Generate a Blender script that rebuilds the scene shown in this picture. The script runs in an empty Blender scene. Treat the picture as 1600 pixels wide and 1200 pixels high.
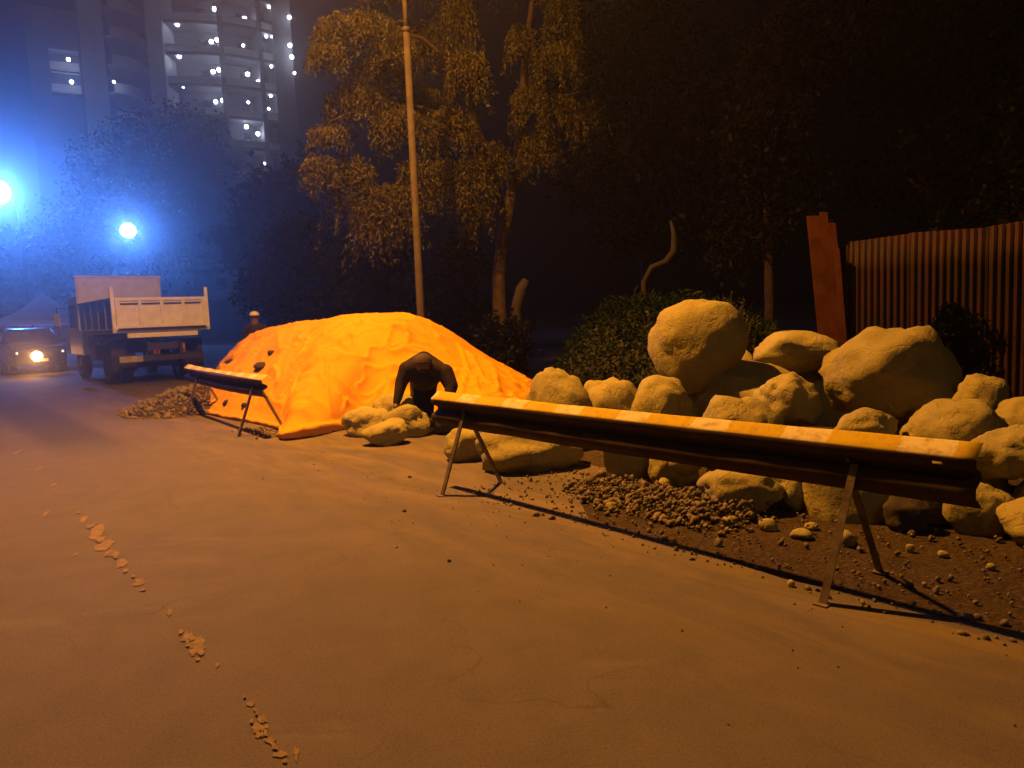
import bpy, bmesh, math, random
import numpy as np
from mathutils import Vector, Matrix, Euler, noise

random.seed(7)
RNG = np.random.default_rng(11)
scene = bpy.context.scene
COL = scene.collection
R = math.radians

# ---------------------------------------------------------------- camera
F_PX = 1155.0                      # focal length in photo pixels (1600 wide)
CAM_H = 1.55
PITCH, ROLL = 5.42, -2.3
cam_d = bpy.data.cameras.new('camera')
cam_d.sensor_width = 36.0
cam_d.lens = 36.0 * F_PX / 1600.0
cam_d.clip_end = 2000
cam = bpy.data.objects.new('camera', cam_d)
COL.objects.link(cam)
CAM_ROT = (Matrix.Rotation(R(90 - PITCH), 3, 'X') @ Matrix.Rotation(R(ROLL), 3, 'Z'))
cam.matrix_world = Matrix.Translation((0, 0, CAM_H)) @ CAM_ROT.to_4x4()
scene.camera = cam

# ---------------------------------------------------------------- world, fill light, exposure
world = bpy.data.worlds.new('World')
scene.world = world
world.use_nodes = True
wn = world.node_tree
wn.nodes.clear()
sky_t = wn.nodes.new('ShaderNodeTexSky')
sky_t.sky_type = 'NISHITA'
sky_t.sun_disc = False
sky_t.sun_elevation = R(3)
sky_t.sun_rotation = R(168)
bg = wn.nodes.new('ShaderNodeBackground')
bg.inputs['Strength'].default_value = 0.00012
wo = wn.nodes.new('ShaderNodeOutputWorld')
wn.links.new(sky_t.outputs[0], bg.inputs[0])
wn.links.new(bg.outputs[0], wo.inputs[0])
sun_d = bpy.data.lights.new('fill_light', 'SUN')  # soft warm fill from behind the camera, added to lift the shadows
sun_d.energy = 0.1
sun_d.angle = R(10)
sun_d.color = (1, 0.75, 0.58)
sun_o = bpy.data.objects.new('fill_light', sun_d)
COL.objects.link(sun_o)
sun_o.rotation_euler = (R(50), 0, R(12))

vs = scene.view_settings
vs.view_transform = 'Standard'
vs.look = 'None'
vs.exposure = 0.0
vs.gamma = 1.0
cy = scene.cycles
cy.use_denoising = True
cy.use_adaptive_sampling = True
cy.adaptive_threshold = 0.03
cy.max_bounces = 4
cy.diffuse_bounces = 2
cy.glossy_bounces = 2
cy.transmission_bounces = 3
cy.volume_bounces = 0
cy.transparent_max_bounces = 6
cy.sample_clamp_indirect = 4.0
cy.caustics_reflective = False
cy.caustics_refractive = False

# lamp strengths (used by the lamp builders below)
SODIUM = (1.0, 0.375, 0.05)
SODIUM_W = 3800.0
LED = (0.045, 0.21, 1.0)
LED_NEAR_W = 20000.0
LED_FAR_W = 6200.0
HAZE_DENSITY = 0.0042

# ---------------------------------------------------------------- pixel helpers
def ray(px, py):
    return CAM_ROT @ Vector(((px - 800) / F_PX, -(py - 600) / F_PX, -1.0))

def ground(px, py, z=0.0):
    d = ray(px, py)
    k = (z - CAM_H) / d.z
    return Vector((d.x * k, d.y * k, z))

def at(px, py, Y):
    d = ray(px, py)
    k = Y / d.y
    return Vector((d.x * k, Y, CAM_H + d.z * k))

def px_m(Y):                       # metres for one photo pixel at depth Y
    return Y / F_PX

_fl, _fr = ground(690, 775), ground(1285, 945)
ROAD = (_fl - _fr).normalized()                      # along the road, away from the camera
SIDE = Vector((ROAD.y, -ROAD.x, 0))                  # across the road, away from the lane
HEAD = math.atan2(-ROAD.x, ROAD.y)                   # z rotation turning +Y to ROAD
BAR_T = _fl.dot(SIDE)
def st(s, t, z=0.0):
    p = ROAD * s + SIDE * t
    return Vector((p.x, p.y, z))

# ---------------------------------------------------------------- object helpers
def tag(o, label=None, cat=None, group=None, kind=None):
    if label: o['label'] = label
    if cat: o['category'] = cat
    if group: o['group'] = group
    if kind: o['kind'] = kind
    return o

def empty(name, loc=(0, 0, 0), rz=0.0):
    o = bpy.data.objects.new(name, None)
    COL.objects.link(o)
    o.location = loc
    o.rotation_euler = (0, 0, rz)
    o.empty_display_size = 0.2
    return o

def link(name, me, mat=None, parent=None, loc=None, smooth=False):
    o = bpy.data.objects.new(name, me)
    COL.objects.link(o)
    if mat is not None and len(me.materials) == 0:
        me.materials.append(mat)
    if parent is not None:
        o.parent = parent
    if loc is not None:
        o.location = loc
    if smooth:
        me.polygons.foreach_set('use_smooth', [True] * len(me.polygons))
    return o

def np_mesh(name, V, F):
    """V (n,3) array, F (m,k) array of equal-sided faces"""
    me = bpy.data.meshes.new(name)
    V = np.asarray(V, dtype=np.float32)
    F = np.asarray(F, dtype=np.int32)
    m, k = F.shape
    me.vertices.add(len(V))
    me.vertices.foreach_set('co', V.ravel())
    me.loops.add(m * k)
    me.loops.foreach_set('vertex_index', F.ravel())
    me.polygons.add(m)
    me.polygons.foreach_set('loop_start', np.arange(0, m * k, k, dtype=np.int32))
    me.update(calc_edges=True)
    me.validate()
    return me

class MB:
    def __init__(self):
        self.v, self.f = [], []
    def box(self, c, s, rot=None):
        cx, cy_, cz = c
        hx, hy, hz = s[0] / 2, s[1] / 2, s[2] / 2
        b = len(self.v)
        for dz in (-hz, hz):
            for dx, dy in ((-hx, -hy), (hx, -hy), (hx, hy), (-hx, hy)):
                p = Vector((dx, dy, dz))
                if rot is not None:
                    p = rot @ p
                self.v.append((cx + p.x, cy_ + p.y, cz + p.z))
        for q in ((0, 3, 2, 1), (4, 5, 6, 7), (0, 1, 5, 4), (1, 2, 6, 5), (2, 3, 7, 6), (3, 0, 4, 7)):
            self.f.append(tuple(b + i for i in q))
        return self
    def tube(self, pts, radii, n=10, cap=True):
        pts = [Vector(p) for p in pts]
        if not hasattr(radii, '__len__'):
            radii = [radii] * len(pts)
        b = len(self.v)
        up = None
        for i, p in enumerate(pts):
            t = (pts[min(i + 1, len(pts) - 1)] - pts[max(i - 1, 0)]).normalized()
            if up is None:
                up = Vector((0, 0, 1)) if abs(t.z) < 0.9 else Vector((1, 0, 0))
            a = t.cross(up).normalized()
            c = a.cross(t).normalized()
            up = c
            for k in range(n):
                w = 2 * math.pi * k / n
                q = p + (a * math.cos(w) + c * math.sin(w)) * radii[i]
                self.v.append(tuple(q))
        for i in range(len(pts) - 1):
            for k in range(n):
                k2 = (k + 1) % n
                self.f.append((b + i * n + k, b + i * n + k2, b + (i + 1) * n + k2, b + (i + 1) * n + k))
        if cap:
            self.f.append(tuple(b + k for k in reversed(range(n))))
            self.f.append(tuple(b + (len(pts) - 1) * n + k for k in range(n)))
        return self
    def prism(self, poly, axis, a0, a1):
        """extrude polygon of 2d points along axis 0/1/2 from a0 to a1"""
        b, n = len(self.v), len(poly)
        for a in (a0, a1):
            for (u, w) in poly:
                self.v.append({0: (a, u, w), 1: (u, a, w), 2: (u, w, a)}[axis])
        self.f.append(tuple(b + i for i in range(n)))
        self.f.append(tuple(b + n + i for i in reversed(range(n))))
        for i in range(n):
            j = (i + 1) % n
            self.f.append((b + i, b + n + i, b + n + j, b + j))
        return self
    def mesh(self, name):
        me = bpy.data.meshes.new(name)
        me.from_pydata(self.v, [], self.f)
        bm = bmesh.new()
        bm.from_mesh(me)
        bmesh.ops.recalc_face_normals(bm, faces=bm.faces)
        bm.to_mesh(me)
        bm.free()
        return me
    def build(self, name, mat, parent=None, smooth=False, bevel=0.0, loc=None):
        o = link(name, self.mesh(name), mat, parent, loc, smooth)
        if bevel:
            m = o.modifiers.new('bevel', 'BEVEL')
            m.width = bevel
            m.segments = 2
            m.limit_method = 'ANGLE'
        return o

# ---------------------------------------------------------------- materials
def nmat(name):
    m = bpy.data.materials.new(name)
    m.use_nodes = True
    nt = m.node_tree
    b = nt.nodes['Principled BSDF']
    return m, nt, b

def mixrgb(nt, fac, a, b, mode='MIX'):
    n = nt.nodes.new('ShaderNodeMix')
    n.data_type = 'RGBA'
    n.blend_type = mode
    for sock, v in ((n.inputs[0], fac), (n.inputs[6], a), (n.inputs[7], b)):
        if hasattr(v, 'links') or isinstance(v, bpy.types.NodeSocket):
            nt.links.new(v, sock)
        elif isinstance(v, (int, float)):
            sock.default_value = v
        else:
            sock.default_value = (*v, 1) if len(v) == 3 else v
    return n.outputs[2]

def noise_n(nt, vec, scale, detail=4, rough=0.55, dist=0.0):
    n = nt.nodes.new('ShaderNodeTexNoise')
    n.inputs['Scale'].default_value = scale
    n.inputs['Detail'].default_value = detail
    n.inputs['Roughness'].default_value = rough
    n.inputs['Distortion'].default_value = dist
    if vec is not None:
        nt.links.new(vec, n.inputs['Vector'])
    return n.outputs[0]

def ramp(nt, fac, stops):
    n = nt.nodes.new('ShaderNodeValToRGB')
    cr = n.color_ramp
    while len(cr.elements) < len(stops):
        cr.elements.new(0.5)
    for e, (p, c) in zip(cr.elements, stops):
        e.position = p
        e.color = (c, c, c, 1) if isinstance(c, (int, float)) else (*c, 1)
    nt.links.new(fac, n.inputs[0])
    return n.outputs[0]

def math_n(nt, op, a, b=None):
    n = nt.nodes.new('ShaderNodeMath')
    n.operation = op
    for sock, v in zip(n.inputs, (a, b)):
        if v is None:
            continue
        if isinstance(v, (int, float)):
            sock.default_value = v
        else:
            nt.links.new(v, sock)
    return n.outputs[0]

def coords(nt, kind='Object', rot=None, scale=None):
    tc = nt.nodes.new('ShaderNodeTexCoord')
    out = tc.outputs[kind]
    if rot is not None or scale is not None:
        mp = nt.nodes.new('ShaderNodeMapping')
        mp.vector_type = 'POINT'
        if rot is not None:
            mp.inputs['Rotation'].default_value = rot
        if scale is not None:
            mp.inputs['Scale'].default_value = scale
        nt.links.new(out, mp.inputs[0])
        out = mp.outputs[0]
    return out

def bump(nt, b, height, strength=0.4, dist=0.02):
    n = nt.nodes.new('ShaderNodeBump')
    n.inputs['Strength'].default_value = strength
    n.inputs['Distance'].default_value = dist
    nt.links.new(height, n.inputs['Height'])
    nt.links.new(n.outputs[0], b.inputs['Normal'])

def simple(name, c1, c2=None, rough=0.7, metal=0.0, scale=6.0, bmp=0.0, bscale=40.0, spec=0.5, lo=0.35, hi=0.65):
    m, nt, b = nmat(name)
    vec = coords(nt)
    c2 = c2 or tuple(x * 0.7 for x in c1)
    f = ramp(nt, noise_n(nt, vec, scale, 5, 0.6), [(lo, 0.0), (hi, 1.0)])
    nt.links.new(mixrgb(nt, f, c1, c2), b.inputs['Base Color'])
    b.inputs['Roughness'].default_value = rough
    b.inputs['Metallic'].default_value = metal
    b.inputs['Specular IOR Level'].default_value = spec
    if bmp:
        bump(nt, b, noise_n(nt, vec, bscale, 4, 0.6), bmp, 0.01)
    return m

def emit(name, col, strength):
    m, nt, b = nmat(name)
    b.inputs['Base Color'].default_value = (0.8, 0.8, 0.8, 1)
    b.inputs['Emission Color'].default_value = (*col, 1)
    b.inputs['Emission Strength'].default_value = strength
    return m

def leaf_mat(name, c1, c2, trans=0.25, gloss=0.004):
    m = bpy.data.materials.new(name)
    m.use_nodes = True
    nt = m.node_tree
    nt.nodes.clear()
    vec = coords(nt)
    f = ramp(nt, noise_n(nt, vec, 1.6, 3, 0.6), [(0.3, 0.0), (0.7, 1.0)])
    col = mixrgb(nt, f, c1, c2)
    d = nt.nodes.new('ShaderNodeBsdfDiffuse')
    t = nt.nodes.new('ShaderNodeBsdfTranslucent')
    g = nt.nodes.new('ShaderNodeBsdfGlossy')
    g.inputs['Roughness'].default_value = 0.45
    mx = nt.nodes.new('ShaderNodeMixShader')
    mx.inputs[0].default_value = trans
    mx2 = nt.nodes.new('ShaderNodeMixShader')
    mx2.inputs[0].default_value = gloss
    out = nt.nodes.new('ShaderNodeOutputMaterial')
    nt.links.new(col, d.inputs[0])
    nt.links.new(col, t.inputs[0])
    nt.links.new(d.outputs[0], mx.inputs[1])
    nt.links.new(t.outputs[0], mx.inputs[2])
    nt.links.new(mx.outputs[0], mx2.inputs[1])
    nt.links.new(g.outputs[0], mx2.inputs[2])
    nt.links.new(mx2.outputs[0], out.inputs[0])
    return m

def road_axes(nt):
    """(s, t) road coordinates of the shading point as two value sockets"""
    vec = coords(nt)
    out = []
    for ax in (ROAD, SIDE):
        n = nt.nodes.new('ShaderNodeVectorMath')
        n.operation = 'DOT_PRODUCT'
        nt.links.new(vec, n.inputs[0])
        n.inputs[1].default_value = tuple(ax)
        out.append(n.outputs['Value'])
    return vec, out[0], out[1]

def maprange(nt, v, a, b, c=0.0, d=1.0):
    n = nt.nodes.new('ShaderNodeMapRange')
    n.inputs['From Min'].default_value = a
    n.inputs['From Max'].default_value = b
    n.inputs['To Min'].default_value = c
    n.inputs['To Max'].default_value = d
    nt.links.new(v, n.inputs['Value'])
    return n.outputs[0]

def make_asphalt():
    m, nt, b = nmat('asphalt')
    vec, s, t = road_axes(nt)
    big = noise_n(nt, vec, 0.55, 4, 0.6)
    mid = noise_n(nt, vec, 3.2, 5, 0.65)
    fine = noise_n(nt, vec, 160.0, 2, 0.7)
    base = mixrgb(nt, ramp(nt, big, [(0.35, 0.0), (0.68, 1.0)]), (0.086, 0.070, 0.066), (0.108, 0.090, 0.083))
    base = mixrgb(nt, math_n(nt, 'MULTIPLY', ramp(nt, mid, [(0.42, 0.0), (0.72, 1.0)]), 0.65), base, (0.055, 0.05, 0.047))
    base = mixrgb(nt, math_n(nt, 'MULTIPLY', ramp(nt, fine, [(0.35, 0.0), (0.75, 1.0)]), 0.75), base, (0.165, 0.155, 0.14))
    gr = ramp(nt, noise_n(nt, vec, 70.0, 3, 0.8), [(0.5, 0.0), (0.68, 1.0)])
    base = mixrgb(nt, math_n(nt, 'MULTIPLY', gr, 0.45), base, (0.04, 0.037, 0.035))
    vo = nt.nodes.new('ShaderNodeTexVoronoi')
    vo.feature = 'DISTANCE_TO_EDGE'
    vo.inputs['Scale'].default_value = 0.55
    dv = nt.nodes.new('ShaderNodeVectorMath')
    dv.operation = 'ADD'
    nz = nt.nodes.new('ShaderNodeTexNoise')
    nz.inputs['Scale'].default_value = 1.8
    nz.inputs['Detail'].default_value = 5
    nt.links.new(vec, nz.inputs['Vector'])
    nt.links.new(vec, dv.inputs[0])
    nt.links.new(nz.outputs['Color'], dv.inputs[1])
    nt.links.new(dv.outputs[0], vo.inputs['Vector'])
    crack = ramp(nt, vo.outputs['Distance'], [(0.0, 1.0), (0.008, 0.0)])
    crack = math_n(nt, 'MULTIPLY', crack, ramp(nt, big, [(0.45, 0.0), (0.6, 1.0)]))
    base = mixrgb(nt, math_n(nt, 'MULTIPLY', crack, 0.45), base, (0.035, 0.032, 0.03))
    # sand and dust tracked out from the boulder heap, thick near the barrier line
    comb = nt.nodes.new('ShaderNodeCombineXYZ')
    nt.links.new(math_n(nt, 'MULTIPLY', s, 0.55), comb.inputs[0])
    nt.links.new(math_n(nt, 'MULTIPLY', t, 2.6), comb.inputs[1])
    streak = noise_n(nt, comb.outputs[0], 1.25, 6, 0.68, 0.6)
    near = maprange(nt, t, BAR_T - 1.5, BAR_T + 0.2)
    d = math_n(nt, 'MULTIPLY', near, ramp(nt, streak, [(0.42, 0.0), (0.66, 1.0)]))
    base = mixrgb(nt, math_n(nt, 'MULTIPLY', d, 0.7), base, (0.20, 0.155, 0.085))
    # pale scuffs across the lane
    comb2 = nt.nodes.new('ShaderNodeCombineXYZ')
    sep = nt.nodes.new('ShaderNodeSeparateXYZ')
    nt.links.new(vec, sep.inputs[0])
    nt.links.new(math_n(nt, 'MULTIPLY', sep.outputs[0], 0.35), comb2.inputs[0])
    nt.links.new(math_n(nt, 'MULTIPLY', sep.outputs[1], 1.5), comb2.inputs[1])
    sc = ramp(nt, noise_n(nt, comb2.outputs[0], 1.7, 5, 0.7, 0.4), [(0.6, 0.0), (0.74, 1.0)])
    base = mixrgb(nt, math_n(nt, 'MULTIPLY', sc, 0.28), base, (0.2, 0.18, 0.15))
    # darker strip beside the lane line
    band = math_n(nt, 'MULTIPLY', maprange(nt, t, 1.35, 1.6), maprange(nt, t, 2.45, 2.2))
    band = math_n(nt, 'MULTIPLY', band, maprange(nt, s, 10.0, 12.5))
    base = mixrgb(nt, math_n(nt, 'MULTIPLY', band, 0.6), base, (0.045, 0.043, 0.042))
    nt.links.new(base, b.inputs['Base Color'])
    b.inputs['Roughness'].default_value = 0.82
    b.inputs['Specular IOR Level'].default_value = 0.12
    h = math_n(nt, 'ADD', fine, math_n(nt, 'MULTIPLY', mid, 0.25))
    bump(nt, b, h, 0.6, 0.008)
    return m

def make_dirt():
    m, nt, b = nmat('dirt')
    vec = coords(nt)
    f = ramp(nt, noise_n(nt, vec, 2.2, 6, 0.65), [(0.3, 0.0), (0.7, 1.0)])
    c = mixrgb(nt, f, (0.032, 0.022, 0.014), (0.07, 0.05, 0.031))
    g = ramp(nt, noise_n(nt, vec, 38.0, 3, 0.7), [(0.45, 0.0), (0.7, 1.0)])
    c = mixrgb(nt, math_n(nt, 'MULTIPLY', g, 0.4), c, (0.19, 0.15, 0.1))
    nt.links.new(c, b.inputs['Base Color'])
    b.inputs['Roughness'].default_value = 0.95
    b.inputs['Specular IOR Level'].default_value = 0.15
    bump(nt, b, noise_n(nt, vec, 22.0, 6, 0.7), 0.9, 0.05)
    return m

def make_boulder_mat():
    m, nt, b = nmat('boulder_stone')
    tc = nt.nodes.new('ShaderNodeTexCoord')
    oi = nt.nodes.new('ShaderNodeObjectInfo')
    add = nt.nodes.new('ShaderNodeVectorMath')
    add.operation = 'ADD'
    nt.links.new(tc.outputs['Object'], add.inputs[0])
    cmb = nt.nodes.new('ShaderNodeCombineXYZ')
    nt.links.new(math_n(nt, 'MULTIPLY', oi.outputs['Random'], 37.0), cmb.inputs[0])
    nt.links.new(cmb.outputs[0], add.inputs[1])
    vec = add.outputs[0]
    f = ramp(nt, noise_n(nt, vec, 1.8, 6, 0.62, 0.5), [(0.32, 0.0), (0.7, 1.0)])
    c = mixrgb(nt, f, (0.33, 0.315, 0.11), (0.26, 0.235, 0.08))
    st_ = ramp(nt, noise_n(nt, vec, 5.0, 6, 0.7, 1.0), [(0.55, 0.0), (0.75, 1.0)])
    c = mixrgb(nt, math_n(nt, 'MULTIPLY', st_, 0.75), c, (0.14, 0.105, 0.055))
    sp = ramp(nt, noise_n(nt, vec, 60.0, 3, 0.7), [(0.4, 0.0), (0.72, 1.0)])
    c = mixrgb(nt, math_n(nt, 'MULTIPLY', sp, 0.3), c, (0.38, 0.36, 0.2))
    tint = mixrgb(nt, oi.outputs['Random'], (0.85, 0.83, 0.8), (1.08, 1.04, 1.0))
    c = mixrgb(nt, 1.0, c, tint, 'MULTIPLY')
    nt.links.new(c, b.inputs['Base Color'])
    b.inputs['Roughness'].default_value = 0.9
    b.inputs['Specular IOR Level'].default_value = 0.25
    h = math_n(nt, 'ADD', noise_n(nt, vec, 9.0, 6, 0.65), math_n(nt, 'MULTIPLY', noise_n(nt, vec, 70.0, 4, 0.7), 0.15))
    vo = nt.nodes.new('ShaderNodeTexVoronoi')
    vo.feature = 'DISTANCE_TO_EDGE'
    vo.inputs['Scale'].default_value = 1.3
    wv = nt.nodes.new('ShaderNodeVectorMath')
    wv.operation = 'ADD'
    wz = nt.nodes.new('ShaderNodeTexNoise')
    wz.inputs['Scale'].default_value = 2.5
    wz.inputs['Detail'].default_value = 5
    nt.links.new(vec, wz.inputs['Vector'])
    nt.links.new(vec, wv.inputs[0])
    nt.links.new(wz.outputs['Color'], wv.inputs[1])
    nt.links.new(wv.outputs[0], vo.inputs['Vector'])
    ck = ramp(nt, vo.outputs['Distance'], [(0.0, 0.0), (0.02, 1.0)])
    h = math_n(nt, 'ADD', h, math_n(nt, 'MULTIPLY', ck, 0.22))
    bump(nt, b, h, 0.6, 0.035)
    return m

def make_tarp_mat():
    m, nt, b = nmat('orange_tarpaulin')
    vec = coords(nt)
    f = ramp(nt, noise_n(nt, vec, 0.9, 4, 0.6), [(0.35, 0.0), (0.7, 1.0)])
    c = mixrgb(nt, f, (0.54, 0.265, 0.009), (0.62, 0.32, 0.012))
    dirt = ramp(nt, noise_n(nt, vec, 3.5, 6, 0.7, 0.8), [(0.58, 0.0), (0.78, 1.0)])
    c = mixrgb(nt, math_n(nt, 'MULTIPLY', dirt, 0.35), c, (0.5, 0.22, 0.015))
    nt.links.new(c, b.inputs['Base Color'])
    b.inputs['Roughness'].default_value = 0.6
    b.inputs['Specular IOR Level'].default_value = 0.0
    bump(nt, b, noise_n(nt, vec, 7.0, 6, 0.6, 1.5), 0.18, 0.04)
    return m

def make_rail_mat():
    m, nt, b = nmat('striped_barrier_paint')
    tc = nt.nodes.new('ShaderNodeTexCoord')
    sep = nt.nodes.new('ShaderNodeSeparateXYZ')
    nt.links.new(tc.outputs['Object'], sep.inputs[0])
    x = sep.outputs[0]
    wob = noise_n(nt, tc.outputs['Object'], 9.0, 3, 0.6)
    xx = math_n(nt, 'ADD', x, math_n(nt, 'MULTIPLY', wob, 0.05))
    fr = math_n(nt, 'FRACT', math_n(nt, 'MULTIPLY', xx, 1.0 / 0.62))
    yel = math_n(nt, 'GREATER_THAN', fr, 0.42)
    paint = mixrgb(nt, yel, (0.60, 0.54, 0.26), (0.50, 0.375, 0.014))
    wear = ramp(nt, noise_n(nt, tc.outputs['Object'], 14.0, 6, 0.72), [(0.48, 0.0), (0.66, 1.0)])
    c = mixrgb(nt, math_n(nt, 'MULTIPLY', wear, 0.7), paint, (0.3, 0.2, 0.08))
    # faces below the top slope: rusty steel, their shade darkened into the colour
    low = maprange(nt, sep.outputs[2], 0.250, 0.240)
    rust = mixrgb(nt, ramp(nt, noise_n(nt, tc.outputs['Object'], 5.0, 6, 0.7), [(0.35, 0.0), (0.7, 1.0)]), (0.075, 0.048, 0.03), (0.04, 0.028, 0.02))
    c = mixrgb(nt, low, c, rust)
    nt.links.new(c, b.inputs['Base Color'])
    b.inputs['Roughness'].default_value = 0.7
    b.inputs['Specular IOR Level'].default_value = 0.03
    bump(nt, b, noise_n(nt, tc.outputs['Object'], 45.0, 4, 0.6), 0.15, 0.006)
    return m

M = {}
M['asphalt'] = make_asphalt()
M['dirt'] = make_dirt()
M['boulder'] = make_boulder_mat()
M['tarp'] = make_tarp_mat()
M['rail'] = make_rail_mat()
M['pebble'] = simple('pebble_stone', (0.22, 0.18, 0.105), (0.045, 0.035, 0.024), 0.9, scale=22.0)
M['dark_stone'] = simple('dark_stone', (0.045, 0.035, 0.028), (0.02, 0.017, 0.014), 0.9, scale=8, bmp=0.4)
M['angle_iron'] = simple('angle_iron', (0.17, 0.145, 0.115), (0.085, 0.06, 0.04), 0.6, 0.2, 14, 0.2)
M['steel'] = simple('weathered_pole', (0.048, 0.036, 0.026), (0.026, 0.019, 0.014), 0.85, 0.0, 5, 0.1)
M['dark_metal'] = simple('dark_metal', (0.03, 0.03, 0.032), (0.018, 0.018, 0.02), 0.55, 0.3, 6)
M['truck_white'] = simple('truck_white_paint', (0.78, 0.82, 0.9), (0.6, 0.6, 0.64), 0.5, 0, 4.0, 0.1, lo=0.4, hi=0.8)
M['truck_shade'] = simple('truck_shaded_paint', (0.2, 0.2, 0.24), (0.13, 0.125, 0.14), 0.55, 0, 3.0)  # grey for the white truck's bed sides and floor, shadow put into the paint
M['chassis'] = simple('chassis_black', (0.022, 0.02, 0.02), (0.04, 0.033, 0.03), 0.75, 0, 7)
M['rubber'] = simple('tyre_rubber', (0.014, 0.014, 0.014), (0.03, 0.027, 0.025), 0.9, 0, 12, 0.3)
M['rim'] = simple('wheel_rim', (0.16, 0.15, 0.14), (0.07, 0.06, 0.05), 0.5, 0.5, 9)
M['glass'] = simple('dark_glass', (0.012, 0.014, 0.018), (0.018, 0.02, 0.024), 0.08, 0, 3, spec=0.6)
M['car_paint'] = simple('dark_car_paint', (0.02, 0.02, 0.026), (0.028, 0.026, 0.03), 0.25, 0.2, 3)
M['red_lens'] = simple('red_lens', (0.25, 0.01, 0.01), (0.2, 0.01, 0.01), 0.25, 0, 5)
M['reflector'] = simple('pale_plate', (0.42, 0.40, 0.36), (0.26, 0.24, 0.21), 0.5, 0, 8)
M['canopy'] = leaf_mat('white_canvas', (0.75, 0.76, 0.78), (0.7, 0.71, 0.72), 0.85, 0.0)
M['rust_sheet'] = simple('rust_red_sheet', (0.028, 0.0045, 0.008), (0.011, 0.003, 0.0045), 0.7, 0, 2.6, 0.25, 20, 0.3)
M['red_board'] = simple('red_board', (0.058, 0.021, 0.006), (0.034, 0.012, 0.004), 0.9, 0, 5, 0.3, 18, 0.02)
M['bark'] = simple('bark', (0.055, 0.038, 0.023), (0.026, 0.017, 0.011), 0.95, 0, 9, 0.8, 30, 0.2)
M['pale_wood'] = simple('pale_dead_wood', (0.018, 0.014, 0.011), (0.01, 0.008, 0.006), 0.9, 0, 9, 0.5)
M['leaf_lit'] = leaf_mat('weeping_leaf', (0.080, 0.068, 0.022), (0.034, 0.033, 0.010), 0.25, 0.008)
M['leaf_dark'] = leaf_mat('dark_leaf', (0.0050, 0.006, 0.004), (0.003, 0.0036, 0.0025), 0.1)  # near-black leaves: the unlit background's darkness put into the colour
M['leaf_mid'] = leaf_mat('dim_leaf', (0.010, 0.010, 0.006), (0.005, 0.005, 0.0035), 0.1)  # leaf colour cut low as well, for foliage shown dim
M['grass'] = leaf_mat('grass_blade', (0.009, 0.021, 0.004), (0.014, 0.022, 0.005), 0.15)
M['bank_soil'] = simple('bank_soil', (0.012, 0.014, 0.006), (0.02, 0.018, 0.01), 0.95, 0, 3, 0.5)
M['twig'] = simple('dry_twig', (0.12, 0.09, 0.055), (0.07, 0.05, 0.03), 0.9)
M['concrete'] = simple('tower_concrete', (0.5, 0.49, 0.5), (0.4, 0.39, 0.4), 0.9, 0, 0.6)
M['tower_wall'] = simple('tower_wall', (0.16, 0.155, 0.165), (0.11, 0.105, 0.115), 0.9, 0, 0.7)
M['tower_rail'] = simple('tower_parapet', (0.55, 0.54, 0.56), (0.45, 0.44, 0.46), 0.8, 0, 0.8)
M['bulb'] = emit('balcony_bulb', (0.72, 0.80, 1.0), 38.0)
M['amber'] = emit('amber_headlamp', (1.0, 0.42, 0.10), 60.0)
M['dim_lamp'] = emit('dim_lamp', (1.0, 0.75, 0.6), 1.6)
M['led_lens'] = emit('led_lens', (0.42, 0.72, 1.0), 60.0)
M['sodium_lens'] = emit('sodium_lens', (1.0, 0.5, 0.12), 12.0)
M['jacket'] = simple('dark_jacket', (0.024, 0.017, 0.013), (0.014, 0.010, 0.008), 0.85, 0, 8, 0.3, 25, 0.2)
M['trouser'] = simple('dark_trousers', (0.020, 0.016, 0.014), (0.012, 0.010, 0.009), 0.9, 0, 8, 0.3, 25, 0.2)
M['skin'] = simple('skin', (0.16, 0.09, 0.06), (0.13, 0.07, 0.045), 0.6, 0, 12)
M['cap_brown'] = simple('brown_cap', (0.05, 0.034, 0.022), (0.035, 0.024, 0.016), 0.85, 0, 10)
M['cap_white'] = simple('white_cap', (0.55, 0.53, 0.5), (0.45, 0.43, 0.4), 0.85, 0, 10)
M['paint_yellow'] = simple('worn_road_paint', (0.21, 0.145, 0.04), (0.11, 0.085, 0.055), 0.85, 0, 18, 0.3, 60, 0.3)
M['plastic'] = simple('white_plastic', (0.55, 0.53, 0.48), (0.4, 0.38, 0.34), 0.35, 0, 9)

# ================================================================= SETTING
def smooth(a, b, x):
    x = min(1, max(0, (x - a) / (b - a)))
    return x * x * (3 - 2 * x)

def sheet(name, pts, mat, z):
    me = bpy.data.meshes.new(name)
    me.from_pydata([(p[0], p[1], z) for p in pts], [], [tuple(range(len(pts)))])
    return link(name, me, mat)

g = sheet('ground', [(-400, -120), (400, -120), (400, 500), (-400, 500)], M['dirt'], -0.008)
tag(g, 'dark bare earth stretching away behind the road', 'ground', kind='structure')
ROAD_T0, ROAD_T1 = -7.0, BAR_T + 0.28
me = bpy.data.meshes.new('road')
N = 420
vv, ff = [], []
for i in range(N + 1):
    s_ = -22 + (150 + 22) * i / N
    e = 0.16 * noise.noise(Vector((s_ * 0.7, 3.1, 0))) + 0.10 * noise.noise(Vector((s_ * 2.6, 1.1, 0))) + 0.05 * noise.noise(Vector((s_ * 7, 1.1, 0)))
    e += 2.6 * smooth(3.6, 6.2, s_ + 0.8 * noise.noise(Vector((s_ * 1.9, 8.1, 0))))
    vv += [tuple(st(s_, ROAD_T0, 0.0)), tuple(st(s_, ROAD_T1 + e, 0.0))]
for i in range(N):
    ff.append((2 * i, 2 * i + 1, 2 * i + 3, 2 * i + 2))
me.from_pydata(vv, [], ff)
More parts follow.
